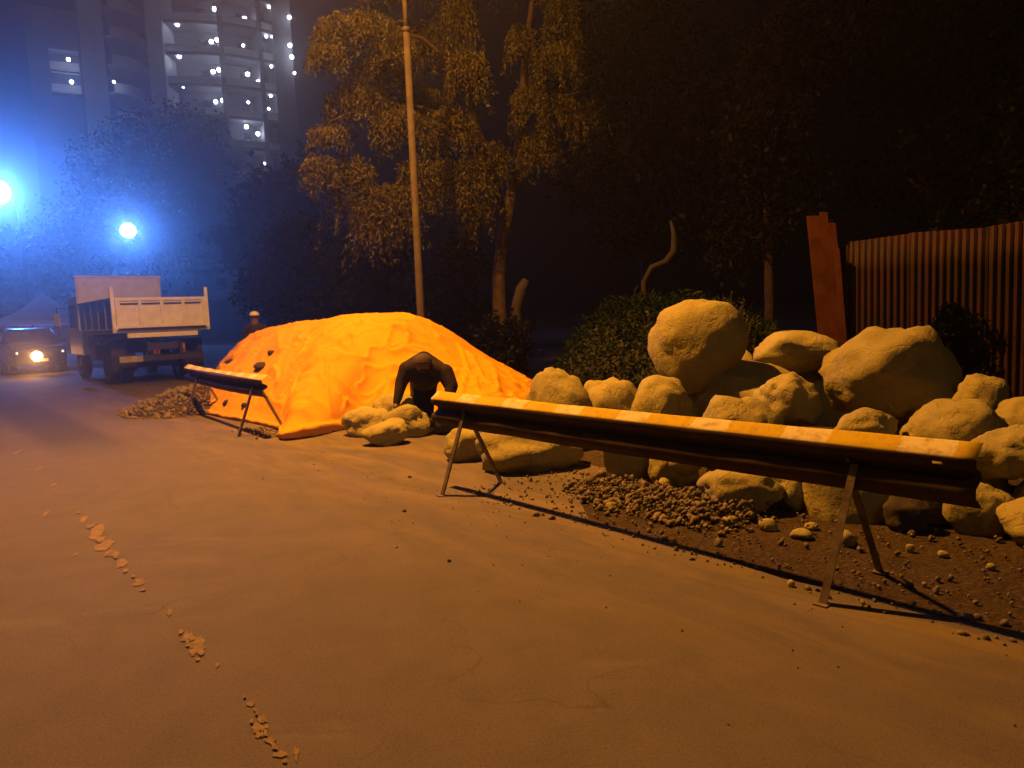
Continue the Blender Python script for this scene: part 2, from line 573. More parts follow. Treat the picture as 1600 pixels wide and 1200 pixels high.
bm = bmesh.new(); bm.from_mesh(me); bmesh.ops.recalc_face_normals(bm, faces=bm.faces); bm.to_mesh(me); bm.free()
if me.polygons[0].normal.z < 0:
    me.flip_normals()
road = link('road', me, M['asphalt'])
tag(road, 'dusty worn asphalt road lane in the foreground', 'road', kind='structure')

# worn yellow road paint: irregular flakes lying on the asphalt
mk = empty('road_marking', ground(300, 1005))
tag(mk, 'flaking yellow lane line on the asphalt', 'road marking', kind='structure')
def flake(px, py, wpx, hpx, seed):
    c = ground(px, py)
    sx = wpx * px_m(c.y)
    sy = hpx * c.y * c.y / (F_PX * CAM_H)
    k = 14
    pts = []
    for i in range(k):
        a = 2 * math.pi * i / k
        r = 0.5 * (0.75 + 0.6 * noise.noise(Vector((math.cos(a) * 1.7 + seed * 3.3, math.sin(a) * 1.7, seed))))
        u, w = math.cos(a) * sx * r, math.sin(a) * sy * r
        p = c + Vector((u - 0.35 * w, w, 0)) - Vector(mk.location)
        pts.append((p.x, p.y, 0.004 + 0.00005 * seed))
    me = bpy.data.meshes.new('paint_flake')
    me.from_pydata(pts, [], [tuple(range(k))])
    link('paint_flake', me, M['paint_yellow'], mk)
FL = [(28, 706, 9, 5), (60, 732, 8, 5), (72, 803, 10, 6), (83, 758, 8, 4), (118, 867, 9, 5), (132, 811, 16, 10),
      (152, 832, 26, 16), (163, 853, 28, 16), (178, 866, 16, 8), (190, 881, 22, 10), (217, 911, 24, 8), (265, 958, 9, 9),
      (292, 998, 24, 16), (308, 1008, 30, 20), (302, 1020, 18, 8), (340, 1040, 7, 7), (392, 1100, 16, 9), (410, 1126, 16, 12),
      (402, 1138, 20, 16), (404, 1150, 12, 9), (424, 1159, 20, 12), (438, 1180, 26, 9), (463, 1178, 9, 18), (415, 1143, 8, 8)]
for i, q in enumerate(FL):
    flake(q[0], q[1], q[2] * 1.15, q[3] * 1.7, i + 1)
    if q[2] > 14:
        flake(q[0] + 7, q[1] + 12, q[2] * 0.5, q[3] * 0.8, i + 60)
        flake(q[0] - 9, q[1] - 9, q[2] * 0.4, q[3] * 0.7, i + 90)

# ---------------------------------------------------------------- mounds
def heap_h(s_, t_):
    """rubble bed under the boulder heap"""
    a = smooth(BAR_T + 1.7, BAR_T + 2.9, t_) * (1 - smooth(BAR_T + 3.6, BAR_T + 5.0, t_))
    b_ = smooth(-6.0, -4.0, s_) * (1 - smooth(4.6, 6.2, s_))
    n_ = 0.5 + 0.5 * noise.noise(Vector((s_ * 0.9, t_ * 0.9, 2.0)))
    near = smooth(BAR_T + 0.15, BAR_T + 0.9, t_) * (1 - smooth(5.2, 5.9, s_)) * 0.012
    return a * b_ * (0.2 + 0.2 * n_) + near * (0.4 + n_)

def bank_h(s_, t_):
    """overgrown bank behind the boulders"""
    ds, dt = (s_ - 6.9) / 2.3, (t_ - 9.0) / 1.8
    q = ds * ds + dt * dt
    n_ = noise.noise(Vector((s_ * 0.8, t_ * 0.8, 5.0)))
    return max(0.0, (1 - q)) ** 0.8 * (1.72 + 0.3 * n_) + 0.05 * n_

def gheap_c():
    c = ground(318, 636)
    return c
GH = gheap_c()
def gheap_h(x, y):
    dx, dy = (x - GH.x) / 1.45, (y - GH.y - 0.5) / 2.0
    q = dx * dx + dy * dy
    return max(0.0, 1 - q) * (0.40 + 0.14 * noise.noise(Vector((x * 1.5, y * 1.5, 0))))

def field(name, xs, ys, hf, mat, road_c=True, base=-0.06):
    V, F = [], []
    for a in xs:
        for b_ in ys:
            h = hf(a, b_)
            p = st(a, b_) if road_c else Vector((a, b_, 0))
            V.append((p.x, p.y, h + base if h <= 0.001 else h + 0.004 - 0.02))
    nx, ny = len(xs), len(ys)
    for i in range(nx - 1):
        for j in range(ny - 1):
            q = (i * ny + j, (i + 1) * ny + j, (i + 1) * ny + j + 1, i * ny + j + 1)
            F.append(q)
    me = np_mesh(name, V, F)
    if me.polygons[len(F) // 2].normal.z < 0:
        me.flip_normals()
    return link(name, me, mat, smooth=True)

o = field('rubble_bed', np.linspace(-7, 6.4, 110), np.linspace(BAR_T + 0.1, BAR_T + 5.1, 60), heap_h, M['dirt'])
tag(o, 'low bed of brown earth and rubble under the boulders', 'rubble', kind='structure')
o = field('grass_bank', np.linspace(4.2, 10, 60), np.linspace(6.6, 11.4, 50), bank_h, M['bank_soil'])
tag(o, 'overgrown earth bank behind the boulders', 'bank', kind='structure')
o = field('gravel_heap', np.linspace(GH.x - 1.9, GH.x + 1.9, 44), np.linspace(GH.y - 1.9, GH.y + 2.9, 44), gheap_h, M['dirt'], False)
tag(o, 'low heap of gravel and earth behind the far barrier', 'gravel heap', kind='structure')

# ---------------------------------------------------------------- rock shapes
def ico(sub):
    bm = bmesh.new()
    bmesh.ops.create_icosphere(bm, subdivisions=sub, radius=1.0)
    V = np.array([v.co[:] for v in bm.verts])
    F = np.array([[v.index for v in f.verts] for f in bm.faces])
    bm.free()
    return V, F
ICO1, ICO2, ICO4 = ico(1), ico(2), ico(4)

def rock_verts(base, seed, facet=0.55, rough=0.10, fine=0.032):
    """rounded, softly faceted rock in a [-1,1] box"""
    rng = np.random.default_rng(seed)
    V = base / np.linalg.norm(base, axis=1, keepdims=True)
    k = 15
    n = rng.normal(size=(k, 3))
    n /= np.linalg.norm(n, axis=1, keepdims=True)
    d = rng.uniform(0.68, 1.05, size=k)
    q = np.maximum(V @ n.T, 0.0) / d
    p = 9.0
    r_f = 1.0 / np.maximum((q ** p).sum(1) ** (1 / p), 1e-3)
    r = (1 - facet) + facet * np.minimum(r_f, 1.35)
    out = []
    for v, rr in zip(V, r):
        w = Vector(v)
        nz = noise.noise(w * 1.3 + Vector((seed * 1.7, 0, 0))) * rough * 1.3
        nz += noise.noise(w * 3.1 + Vector((0, seed * 2.3, 0))) * rough * 0.6
        rd = noise.noise(w * 2.2 + Vector((seed, 5, seed)))
        nz -= max(0.0, 0.12 - abs(rd)) * rough * 3.4
        nz += noise.noise(w * 5.0 + Vector((seed, 0, 3))) * rough * 0.28         # soft creases
        nz += noise.noise(w * 8.0 + Vector((0, 0, seed))) * fine
        out.append(v * (rr + nz))
    out = np.array(out)
    lo, hi = out.min(0), out.max(0)
    return (out - (lo + hi) / 2) / ((hi - lo) / 2)

ROCKN = [0]
def boulder(x0, x1, y0, y1, Y, label, tilt=0.0, taper=0.0, depth=0.9, facet=0.5, rough=0.12, mat='boulder', group=None,
            name='boulder', sub=ICO4, cat='boulder', box=1.0):
    """boulder filling the photo box x0..x1, y0..y1; Y = depth of its centre, or None: it stands on the ground at y1"""
    ROCKN[0] += 1
    seed = ROCKN[0] * 13 + 5
    cx = (x0 + x1) / 2
    if Y is None:
        gp = ground(cx, y1 - 0.12 * (y1 - y0))
        Y = gp.y + 0.25 * (x1 - x0) * px_m(gp.y) * depth
    w = (x1 - x0) * px_m(Y)
    h = (y1 - y0) * px_m(Y)
    c = at(cx, (y0 + y1) / 2, Y)
    V = rock_verts(sub[0], seed, facet, rough)
    V = np.sign(V) * np.abs(V) ** box
    V[:, 0] *= 1 + taper * V[:, 2]
    V[:, 0] /= np.abs(V[:, 0]).max()
    V = V * np.array([w / 2, w * depth / 2, h / 2])
    a = R(tilt)
    V = V @ np.array(Matrix.Rotation(a, 3, 'Y')).T
    rz = Matrix.Rotation(-math.atan2(c.x, c.y), 3, 'Z')
    V = V @ np.array(rz).T
    o = link(name, np_mesh(name, V, sub[1]), M[mat], None, c, True)
    tag(o, label, cat, group)
    return o

# ================================================================= TARPAULIN HEAP
TC = [  # front edge on the ground (px, py), ridge (px, py, depth), upstand of the rolled front edge
    ((338, 604), (333, 592, 18.6), 0.03), ((332, 626), (347, 568, 17.2), 0.03), ((310, 641), (375, 540, 16.2), 0.05),
    ((345, 653), (410, 517, 15.2), 0.05), ((400, 663), (455, 505, 14.2), 0.05), ((434, 674), (500, 500, 13.4), 0.06),
    ((440, 688), (545, 492, 13.0), 0.11), ((490, 683), (592, 488.5, 12.6), 0.15), ((545, 671), (640, 492, 12.5), 0.10),
    ((615, 669), (690, 514, 12.6), 0.04), ((700, 667), (745, 549, 12.8), 0.04), ((770, 663), (790, 575, 13.0), 0.04),
    ((838, 652), (838, 601, 13.2), 0.03)]
def lerp_list(L, u):
    x = u * (len(L) - 1)
    i = min(int(x), len(L) - 2)
    f = x - i
    f2 = f
    return L[i], L[i + 1], f2
fr_pts = [ground(*c[0]) for c in TC]
rd_pts = [at(*c[1]) for c in TC]
def cat_rom(P, u):
    n = len(P) - 1
    x = u * n
    i = min(int(x), n - 1)
    f = x - i
    p0, p1, p2, p3 = P[max(i - 1, 0)], P[i], P[i + 1], P[min(i + 2, n)]
    return 0.5 * ((2 * p1) + (p2 - p0) * f + (2 * p0 - 5 * p1 + 4 * p2 - p3) * f * f + (3 * p1 - p0 - 3 * p2 + p3) * f ** 3)
NU, NVF, NVB = 230, 96, 34
TV, TF = [], []
for iu in range(NU + 1):
    u = iu / NU
    fp, rp = cat_rom(fr_pts, u), cat_rom(rd_pts, u)
    e0, e1, ef = lerp_list([c[2] for c in TC], u)
    up = e0 + (e1 - e0) * ef
    H = max(rp.z, 0.15)
    back = Vector((rp.x, rp.y, 0)) + (Vector((rp.x, rp.y, 0)) - fp).normalized() * (0.5 + 1.3 * min(1, H / 1.5)) + SIDE * 0.4
    for iv in range(NVF + NVB + 1):
        if iv <= NVF:
            v = iv / NVF
            if v < 0.05:                         # rolled hem rising from the asphalt
                k = v / 0.05
                p = fp.copy()
                out = (Vector((fp.x, fp.y, 0)) - Vector((rp.x, rp.y, 0))).normalized()
                p += out * (-0.03 + 0.05 * math.sin(k * math.pi) * (up / 0.1)) 
                p.z = up * math.sin(k * math.pi / 2)
                amp = 0.25
            else:
                k = (v - 0.05) / 0.95
                p = fp.lerp(Vector((rp.x, rp.y, 0)), 0.02 + 0.98 * k)
                prof = 0.72 * (1 - (1 - k) ** 1.35) + 0.28 * math.sin(k * math.pi / 2)
                z = H * prof
                dip = up * max(0, 1 - k / 0.07) 
                p.z = max(z, 0.03) + dip
                amp = min(1.0, k * 5) * (1 - 0.75 * smooth(0.8, 1.0, k))
        else:
            k = (iv - NVF) / NVB
            p = Vector((rp.x, rp.y, 0)).lerp(back, k)
            p.z = H * (1 - k ** 1.7) + 0.01
            amp = 0.25 * (1 - k)
        q = Vector((p.x, p.y, p.z * 0.6))
        b1 = noise.noise(q * 1.15 + Vector((4, 0, 0)))
        b2 = noise.noise(q * 2.6 + Vector((0, 9, 0)))
        w = q + Vector((noise.noise(q * 1.2), noise.noise(q * 1.2 + Vector((7, 7, 7))), 0)) * 0.35
        r1 = 1 - abs(noise.noise(Vector((w.x * 1.6 + w.y * 0.7, w.y * 0.6 - w.x * 0.3, w.z * 1.4)) * 1.7))
        r2 = 1 - abs(noise.noise(Vector((w.x * 0.7 - w.y * 0.8, w.y * 1.9, w.z)) * 2.6 + Vector((3, 3, 3))))
        d = 0.07 * b1 + 0.03 * b2 + 0.085 * (r1 ** 13) + 0.06 * (r2 ** 14)
        seam = (p.dot(ROAD) * 0.62 + 0.15 * b1) % 1.0
        d += 0.022 * math.exp(-((seam - 0.5) / 0.022) ** 2)
        p.z += d * amp
        out = (Vector((fp.x, fp.y, 0)) - Vector((rp.x, rp.y, 0))).normalized()
        p += out * d * amp * 0.3
        p.z = max(p.z, 0.006)
        TV.append(tuple(p))
ncol = NVF + NVB + 1
for i in range(NU):
    for j in range(ncol - 1):
        TF.append((i * ncol + j, (i + 1) * ncol + j, (i + 1) * ncol + j + 1, i * ncol + j + 1))
me = np_mesh('tarpaulin', TV, TF)
if sum(pl.normal.z for pl in list(me.polygons)[::97]) < 0:
    me.flip_normals()
tarp = link('tarpaulin', me, M['tarp'], smooth=True)
tag(tarp, 'large orange tarpaulin draped over a heap at the roadside', 'tarpaulin')
from mathutils.bvhtree import BVHTree
TARP_BVH = BVHTree.FromPolygons(TV, TF)
def tarp_hit(px, py):
    d = ray(px, py).normalized()
    h = TARP_BVH.ray_cast(Vector((0, 0, CAM_H)), d)
    return h[0]

# ================================================================= BOULDERS
B = boulder
GL = 'boulders dumped beside the tarpaulin'
GR = 'boulders heaped behind the striped barrier'
B(566, 640, 657, 701, None, 'low wedge-shaped boulder lying frontmost beside the tarpaulin', -14, 0.0, 0.8, 0.7, group=GL)
B(598, 686, 629, 693, 9.75, 'rounded boulder with a bumpy top right of the wedge-shaped one', 3, 0, 0.8, 0.45, 0.2, group=GL)
B(533, 622, 634, 689, 9.95, 'brown boulder touching the folded hem of the tarpaulin', 5, 0, 0.8, 0.5, 0.16, group=GL)
B(582, 668, 613, 672, 10.25, 'smooth boulder at the back of the small group under the bending person', 4, 0, 0.6, 0.4, group=GL)
B(693, 764, 664, 728, None, 'small round boulder behind the left leg of the near barrier', 0, 0, 0.9, 0.4, group=GR)
B(740, 914, 655, 748, None, 'wide boulder in shade under the left half of the near barrier', 3, 0, 0.7, 0.4, group=GR)
B(818, 927, 572, 700, 8.4, 'domed boulder showing above the left half of the near barrier', -8, 0, 0.9, 0.6, group=GR)
B(905, 1008, 590, 690, 8.7, 'flat slab-topped boulder between the dome and the tall egg', -6, 0, 0.9, 0.75, group=GR)
B(985, 1084, 584, 705, 7.6, 'smooth rounded boulder at the foot of the tall egg-shaped one', 0, 0, 0.9, 0.3, group=GR)
B(934, 1014, 645, 763, None, 'blocky upright boulder standing in the gravel under the near barrier', 0, -0.06, 0.8, 0.8, 0.06, group=GR, box=0.6)
B(1010, 1164, 467, 614, 8.1, 'tall egg-shaped boulder standing highest on the heap', 4, 0.2, 0.7, 0.32, 0.08, group=GR)
B(1000, 1150, 596, 715, 8.5, 'boulder hidden low under the tall egg-shaped one', 0, 0, 1, group=GR)
B(1128, 1184, 540, 600, 8.9, 'small pale boulder wedged right of the tall egg-shaped one', 0, -0.3, 0.8, 0.8, group=GR)
B(1078, 1262, 558, 690, 8.0, 'boulder in deep shade below the tall egg-shaped one', -6, 0, 0.8, 0.5, group=GR)
B(1180, 1316, 516, 584, 8.5, 'long flat-topped boulder lying at the back by the fence post', 3, 0, 0.8, 0.6, 0.08, group=GR)
B(1200, 1340, 570, 700, 8.8, 'boulder low behind the knobbly one', 0, 0, 0.9, group=GR)
B(1177, 1284, 579, 668, 6.7, 'knobbly boulder in front of the long flat-topped one', 6, 0, 0.9, 0.55, 0.18, group=GR)
B(1083, 1226, 617, 745, 6.5, 'low rounded boulder showing just above the middle of the near rail', 4, 0, 0.8, 0.4, group=GR)
B(1287, 1494, 502, 664, 6.4, 'biggest boulder, pitted and domed, in front of the corrugated fence', 10, -0.12, 0.8, 0.45, 0.16, group=GR)
B(1285, 1475, 635, 785, 6.6, 'boulder underneath the biggest pitted one', 0, 0, 0.8, group=GR)
B(1296, 1402, 634, 725, 5.75, 'dirty sloping boulder at the foot of the biggest pitted one', -10, 0, 0.8, 0.7, group=GR)
B(1413, 1564, 622, 745, 5.6, 'boulder behind the right end of the near rail', -4, 0, 0.8, 0.5, group=GR)
B(1484, 1574, 584, 700, 6.9, 'rounded boulder right of the biggest pitted one', 10, 0, 0.8, 0.4, group=GR)
B(1550, 1650, 618, 720, 5.8, 'boulder cut by the right picture edge above the creased one', 0, 0, 0.8, 0.4, group=GR)
B(1506, 1652, 662, 748, 4.95, 'creased boulder beside the right end of the near rail', -8, 0, 0.8, 0.5, 0.2, group=GR)
B(1505, 1570, 700, 808, 5.15, 'upright pale boulder below the right end of the near rail', -6, 0, 0.8, 0.45, group=GR)
B(1588, 1690, 745, 835, 4.8, 'boulder low at the right picture edge', 0, 0, 0.8, 0.45, group=GR)
B(1089, 1234, 727, 808, None, 'flat boulder with a chipped top lying under the middle of the near rail', -5, 0, 0.75, 0.75, 0.14, group=GR)
B(1249, 1404, 700, 824, None, 'blocky boulder behind the right legs of the near barrier', 0, 0, 0.7, 0.8, 0.07, group=GR, box=0.65)
B(1382, 1452, 768, 838, None, 'dark round stone in shade right of the right barrier legs', 0, 0, 0.9, 0.4, mat='dark_stone', group=GR)
B(1036, 1104, 690, 745, 6.35, 'small boulder in the dark gap under the middle of the near rail', 0, 0, 0.9, 0.5, group=GR)
B(1440, 1530, 735, 815, 5.3, 'boulder in dark shade under the right end of the near rail', 0, 0, 0.9, 0.5, group=GR)

B(1385, 1500, 706, 832, None, 'rounded boulder filling the dark gap right of the right barrier legs', -4, 0, 0.8, 0.5, group=GR)
B(1478, 1580, 752, 846, None, 'low boulder at the dirt edge below the right end of the near rail', 5, 0, 0.8, 0.5, group=GR)
B(1560, 1680, 780, 868, None, 'front boulder cut by the right picture edge', 0, 0, 0.8, 0.5, group=GR)
B(1212, 1262, 738, 806, None, 'small boulder between the flat chipped one and the blocky one', 0, 0, 0.8, 0.6, group=GR)
B(1012, 1092, 690, 768, None, 'boulder between the blocky upright one and the flat chipped one', 0, 0, 0.8, 0.5, group=GR)
# single stones
GS = 'loose stones on the ground by the near barrier'
for (px, py, w, h, lab) in [
        (1326, 843, 26, 30, 'pale angular stone beside the front right barrier leg'),
        (1363, 858, 10, 16, 'small narrow stone just right of the right barrier legs'),
        (1422, 857, 13, 15, 'small pale upright stone below the dark round stone'),
        (1474, 866, 17, 13, 'small pale cube-like stone on the dirt right of the barrier legs'),
        (1548, 886, 14, 13, 'outermost pale stone on the dirt near the right picture edge'),
        (1200, 820, 30, 22, 'knobbly brown stone below the flat chipped boulder'),
        (1141, 815, 26, 20, 'rounded brown stone at the right end of the gravel'),
        (1252, 835, 36, 18, 'flat dark stone in front of the blocky boulder'),
        (1268, 822, 22, 14, 'low grey stone behind the flat dark one'),
        (1038, 755, 22, 20, 'largest stone on top of the gravel strip'),
        (985, 768, 18, 14, 'stone at the foot of the blocky upright boulder'),
        (955, 790, 22, 13, 'stone at the front edge of the gravel strip'),
        (1080, 790, 22, 18, 'stone in the gravel left of the flat chipped boulder'),
        (1098, 806, 20, 14, 'stone in front of the flat chipped boulder'),
        (1010, 776, 16, 12, 'squat stone in the middle of the gravel strip'),
        (1236, 912, 12, 14, 'pale chip on the asphalt before the right barrier legs')]:
    B(px - w / 2, px + w / 2, py - h / 2, py + h / 2, None, lab, 0, 0, 0.9, 0.8, 0.1, 'boulder', GS, 'stone', ICO2, 'stone')
for (px, py, w, h, lab) in [(632, 798, 7, 5, 'tiny dark pebble alone on the asphalt left of the barrier'),
                            (702, 876, 7, 5, 'tiny dark pebble alone on the asphalt below the left barrier leg'),
                            (640, 745, 7, 4, 'tiny pebble on the asphalt below the wedge-shaped boulder')]:
    B(px - w / 2, px + w / 2, py - h / 2, py + h / 2, None, lab, 0, 0, 0.9, 0.8, 0.1, 'dark_stone', 'lone pebbles on the lane', 'pebble', ICO2, 'pebble')
# dark clods on the tarpaulin
for (px, py, w, h, lab) in [(360, 566, 20, 11, 'flat dark clod on the upper left of the tarpaulin above the rail'),
                            (408, 571, 24, 12, 'dark pointed clod on the tarpaulin above the far barrier end'),
                            (424, 552, 12, 10, 'small dark clod highest on the left of the tarpaulin'),
                            (354, 630, 13, 11, 'reddish stone on the low left flap of the tarpaulin'),
                            (385, 633, 16, 9, 'flat brown clod on the flap behind the far barrier leg'),
                            (343, 565, 9, 6, 'smallest dark clod at the left edge of the tarpaulin')]:
    hit = tarp_hit(px, py)
    if hit is not None:
        o = B(px - w / 2, px + w / 2, py - h / 2, py + h / 2, hit.y, lab, 0, 0, 0.9, 0.8, 0.1, 'dark_stone', 'clods lying on the tarpaulin', 'clod', ICO2, 'clod')

# ---------------------------------------------------------------- gravel (uncountable)
PEB = [(rock_verts(ICO1[0], 900 + i, 0.8, 0.1, 0.0)) for i in range(8)]
def gravel(name, spots, label):
    """spots: list of (x, y, z, size)"""
    P = np.array(spots)
    n = len(P)
    nv = len(ICO1[0])
    V = np.zeros((n, nv, 3))
    for i in range(n):
        rot = Euler((random.uniform(0, 6.28), random.uniform(0, 6.28), random.uniform(0, 6.28))).to_matrix()
        V[i] = (PEB[i % 8] * np.array([1, random.uniform(0.6, 0.95), random.uniform(0.5, 0.8)])) @ np.array(rot).T * P[i, 3] + P[i, :3]
    F = (ICO1[1][None] + (np.arange(n) * nv)[:, None, None]).reshape(-1, 3)
    o = link(name, np_mesh(name, V.reshape(-1, 3), F), M['pebble'], smooth=False)
    return tag(o, label, 'gravel', kind='stuff')
sp = []
c0, c1 = ground(915, 772), ground(1115, 818)
for i in range(2100):                                   # thick strip between the near barrier and the boulders
    f = random.random()
    p = c0.lerp(c1, f) + SIDE * random.gauss(0.14, 0.17) + ROAD * random.gauss(0, 0.2)
    s_, t_ = p.dot(ROAD), p.dot(SIDE)
    z = heap_h(s_, t_) + 0.10 * max(0, 1 - (((t_ - c0.lerp(c1, f).dot(SIDE)) - 0.25) / 0.4) ** 2) * random.random()
    sp.append((p.x, p.y, z + 0.006, min(0.045, random.lognormvariate(-4.45, 0.65))))
for i in range(2200):                                   # sparse over the whole bed
    s_, t_ = random.uniform(-5.5, 5.3), BAR_T + abs(random.gauss(0.3, 1.1)) + 0.1
    p = st(s_, t_)
    sp.append((p.x, p.y, heap_h(s_, t_) + 0.004, min(0.04, random.lognormvariate(-4.6, 0.5))))
for i in range(170):                                    # crumbs on the lane in front
    s_, t_ = random.uniform(-1.5, 8), BAR_T + 0.2 - abs(random.gauss(0, 0.6))
    p = st(s_, t_)
    sp.append((p.x, p.y, 0.003, min(0.016, random.lognormvariate(-5.2, 0.4))))
gravel('gravel', sp, 'brown gravel and rubble strewn between the near barrier and the boulders')
sp = []
for i in range(2600):
    a, r_ = random.uniform(0, 6.28), math.sqrt(random.random())
    x, y = GH.x + 1.6 * r_ * math.cos(a), GH.y + 0.5 + 2.1 * r_ * math.sin(a)
    sp.append((x, y, gheap_h(x, y) + 0.006, min(0.09, random.lognormvariate(-3.8, 0.6))))
e0, e1 = ground(375, 672), ground(428, 684)
for i in range(160):
    p = e0.lerp(e1, random.random()) + SIDE * random.gauss(0.1, 0.1)
    sp.append((p.x, p.y, 0.012, min(0.05, random.lognormvariate(-3.9, 0.4))))
gravel('gravel', sp, 'pale gravel heaped behind the legs of the far barrier')

# ================================================================= ROAD BARRIERS
PROF = [(0.000, 0.000), (-0.010, 0.004), (-0.052, 0.040), (-0.078, 0.055), (-0.083, 0.070), (-0.083, 0.092), (-0.076, 0.108),
        (-0.030, 0.132), (-0.012, 0.145), (-0.010, 0.165), (-0.030, 0.178), (-0.076, 0.202), (-0.083, 0.218), (-0.083, 0.240),
        (-0.078, 0.255), (-0.052, 0.270), (-0.008, 0.306), (0.004, 0.310)]
RAIL_Z = 0.555
def road_barrier(foot_a, foot_b, over_a, over_b, label, bend=0.0):
    """foot_a far front foot, foot_b near front foot; rail overhang past each"""
    d = (foot_b - foot_a)
    L = d.length
    d.normalize()
    nrm = Vector((-d.y, d.x, 0))
    if nrm.dot(SIDE) < 0:
        nrm = -nrm
    root = empty('road_barrier', foot_a)
    root.rotation_euler = (0, 0, math.atan2(d.y, d.x))
    ls = 1.0 if Vector((-d.y, d.x, 0)).dot(SIDE) > 0 else -1.0      # local +y away from the lane
    tag(root, label, 'barrier', 'striped rail barriers along the lane')
    off = 0.30
    xa, xb = -over_a, L + over_b
    xs = list(np.linspace(xa, xb, 60))
    hole = (xb - 0.19, xb - 0.145)
    xs = sorted(set([x for x in xs if not (hole[0] - 0.02 < x < hole[1] + 0.02)] + list(hole)))
    V, F = [], []
    for x in xs:
        k = (x - xa) / (xb - xa)
        sag = bend * math.sin(k * math.pi) + 0.006 * noise.noise(Vector((x * 2.1, 1, 0)))
        for (py_, pz) in PROF:
            dent = 0.006 * noise.noise(Vector((x * 3.0, pz * 9, 4)))
            V.append((x, ls * (py_ + off + dent), pz - sag))
    npf = len(PROF)
    for i in range(len(xs) - 1):
        for j in range(npf - 1):
            if abs(xs[i] - hole[0]) < 1e-6 and j in (11,):
                continue
            F.append((i * npf + j, (i + 1) * npf + j, (i + 1) * npf + j + 1, i * npf + j + 1))
    me = np_mesh('rail', V, F)
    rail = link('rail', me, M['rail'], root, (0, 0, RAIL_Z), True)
    sm = rail.modifiers.new('thick', 'SOLIDIFY')
    sm.thickness = 0.004
    sm.offset = 0
    for lx in (0.0, L):
        for side, foot_y, top_y, top_z, bow in ((-1, 0.0, off - 0.06, 0.70, 0.05), (1, off + 0.36, off + 0.015, 0.74, -0.05)):
            mb = MB()
            a = Vector((lx, ls * foot_y, 0.0))
            b_ = Vector((lx + bow, ls * top_y, top_z))
            ax = (b_ - a).normalized()
            u = Vector((1, 0, 0))
            w = ax.cross(u).normalized()
            for (du, dw, su, sw) in ((0.0, 0.0, 0.042, 0.006), (-0.018, 0.018, 0.006, 0.040)):
                b0 = len(mb.v)
                for q in (a, b_):
                    for (e, f_) in ((-1, -1), (1, -1), (1, 1), (-1, 1)):
                        mb.v.append(tuple(q + u * (du + e * su / 2) + w * (dw + f_ * sw / 2)))
                for fc in ((0, 3, 2, 1), (4, 5, 6, 7), (0, 1, 5, 4), (1, 2, 6, 5), (2, 3, 7, 6), (3, 0, 4, 7)):
                    mb.f.append(tuple(b0 + i for i in fc))
            leg = mb.build('leg', M['angle_iron'], root)
            MB().box((lx, ls * foot_y, 0.004), (0.07, 0.07, 0.008)).build('foot_plate', M['angle_iron'], leg)
        MB().tube([(lx, ls * (off - 0.03), RAIL_Z + 0.155), (lx, ls * (off + 0.03), RAIL_Z + 0.155)], 0.012, 8).build('bolt', M['angle_iron'], root)
    return root
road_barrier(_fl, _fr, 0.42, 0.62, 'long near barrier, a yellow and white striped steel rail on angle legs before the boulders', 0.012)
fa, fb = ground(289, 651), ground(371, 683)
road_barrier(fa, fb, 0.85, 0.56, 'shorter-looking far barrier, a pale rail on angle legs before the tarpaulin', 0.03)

# ================================================================= STREET LAMPS
POLE = at(657, 480, 13.4); POLE.z = 0
LAMP = st(9.05, 3.8, 10.0)
sl = empty('street_lamp', POLE)
tag(sl, 'tall slim sodium street lamp post rising behind the tarpaulin', 'street lamp')
mb = MB()
mb.tube([(0, 0, -0.05), (0, 0, 0.5), (0, 0, 6.55)], [0.074, 0.07, 0.056], 14).build('pole', M['steel'], sl, True)
MB().tube([(0, 0, 6.5), (0, 0, 6.58)], [0.066, 0.066], 14).build('collar', M['steel'], sl, True)
arm_end = LAMP - POLE
pts = []
for i in range(15):
    k = i / 14
    if k < 0.5:
        pts.append((0, 0, 6.55 + (9.2 - 6.55) * k / 0.5))
    else:
        q = (k - 0.5) / 0.5
        pts.append((arm_end.x * q, arm_end.y * q, 9.2 + (arm_end.z + 0.08 - 9.2) * math.sin(q * math.pi / 2)))
MB().tube(pts, [0.043 - 0.013 * i / 14 for i in range(15)], 12).build('arm', M['steel'], sl, True)
hd = Vector((arm_end.x, arm_end.y, 0)).normalized()
mb = MB()
rot = Matrix.Rotation(math.atan2(hd.y, hd.x), 3, 'Z')
mb.box((arm_end.x + hd.x * 0.2, arm_end.y + hd.y * 0.2, arm_end.z + 0.1), (0.8, 0.32, 0.12), rot)
head = mb.build('lamp_head', M['dark_metal'], sl, False, 0.04)
MB().box((arm_end.x + hd.x * 0.25, arm_end.y + hd.y * 0.25, arm_end.z + 0.03), (0.5, 0.24, 0.015), rot).build('lens', M['sodium_lens'], head)
ld = bpy.data.lights.new('sodium_light', 'AREA')
ld.shape = 'RECTANGLE'
ld.size, ld.size_y = 0.40, 0.20
ld.energy = SODIUM_W
ld.color = SODIUM
lo = bpy.data.objects.new('sodium_light', ld)
COL.objects.link(lo)
lo.parent = sl
lo.location = (arm_end.x + hd.x * 0.25, arm_end.y + hd.y * 0.25, arm_end.z + 0.01)

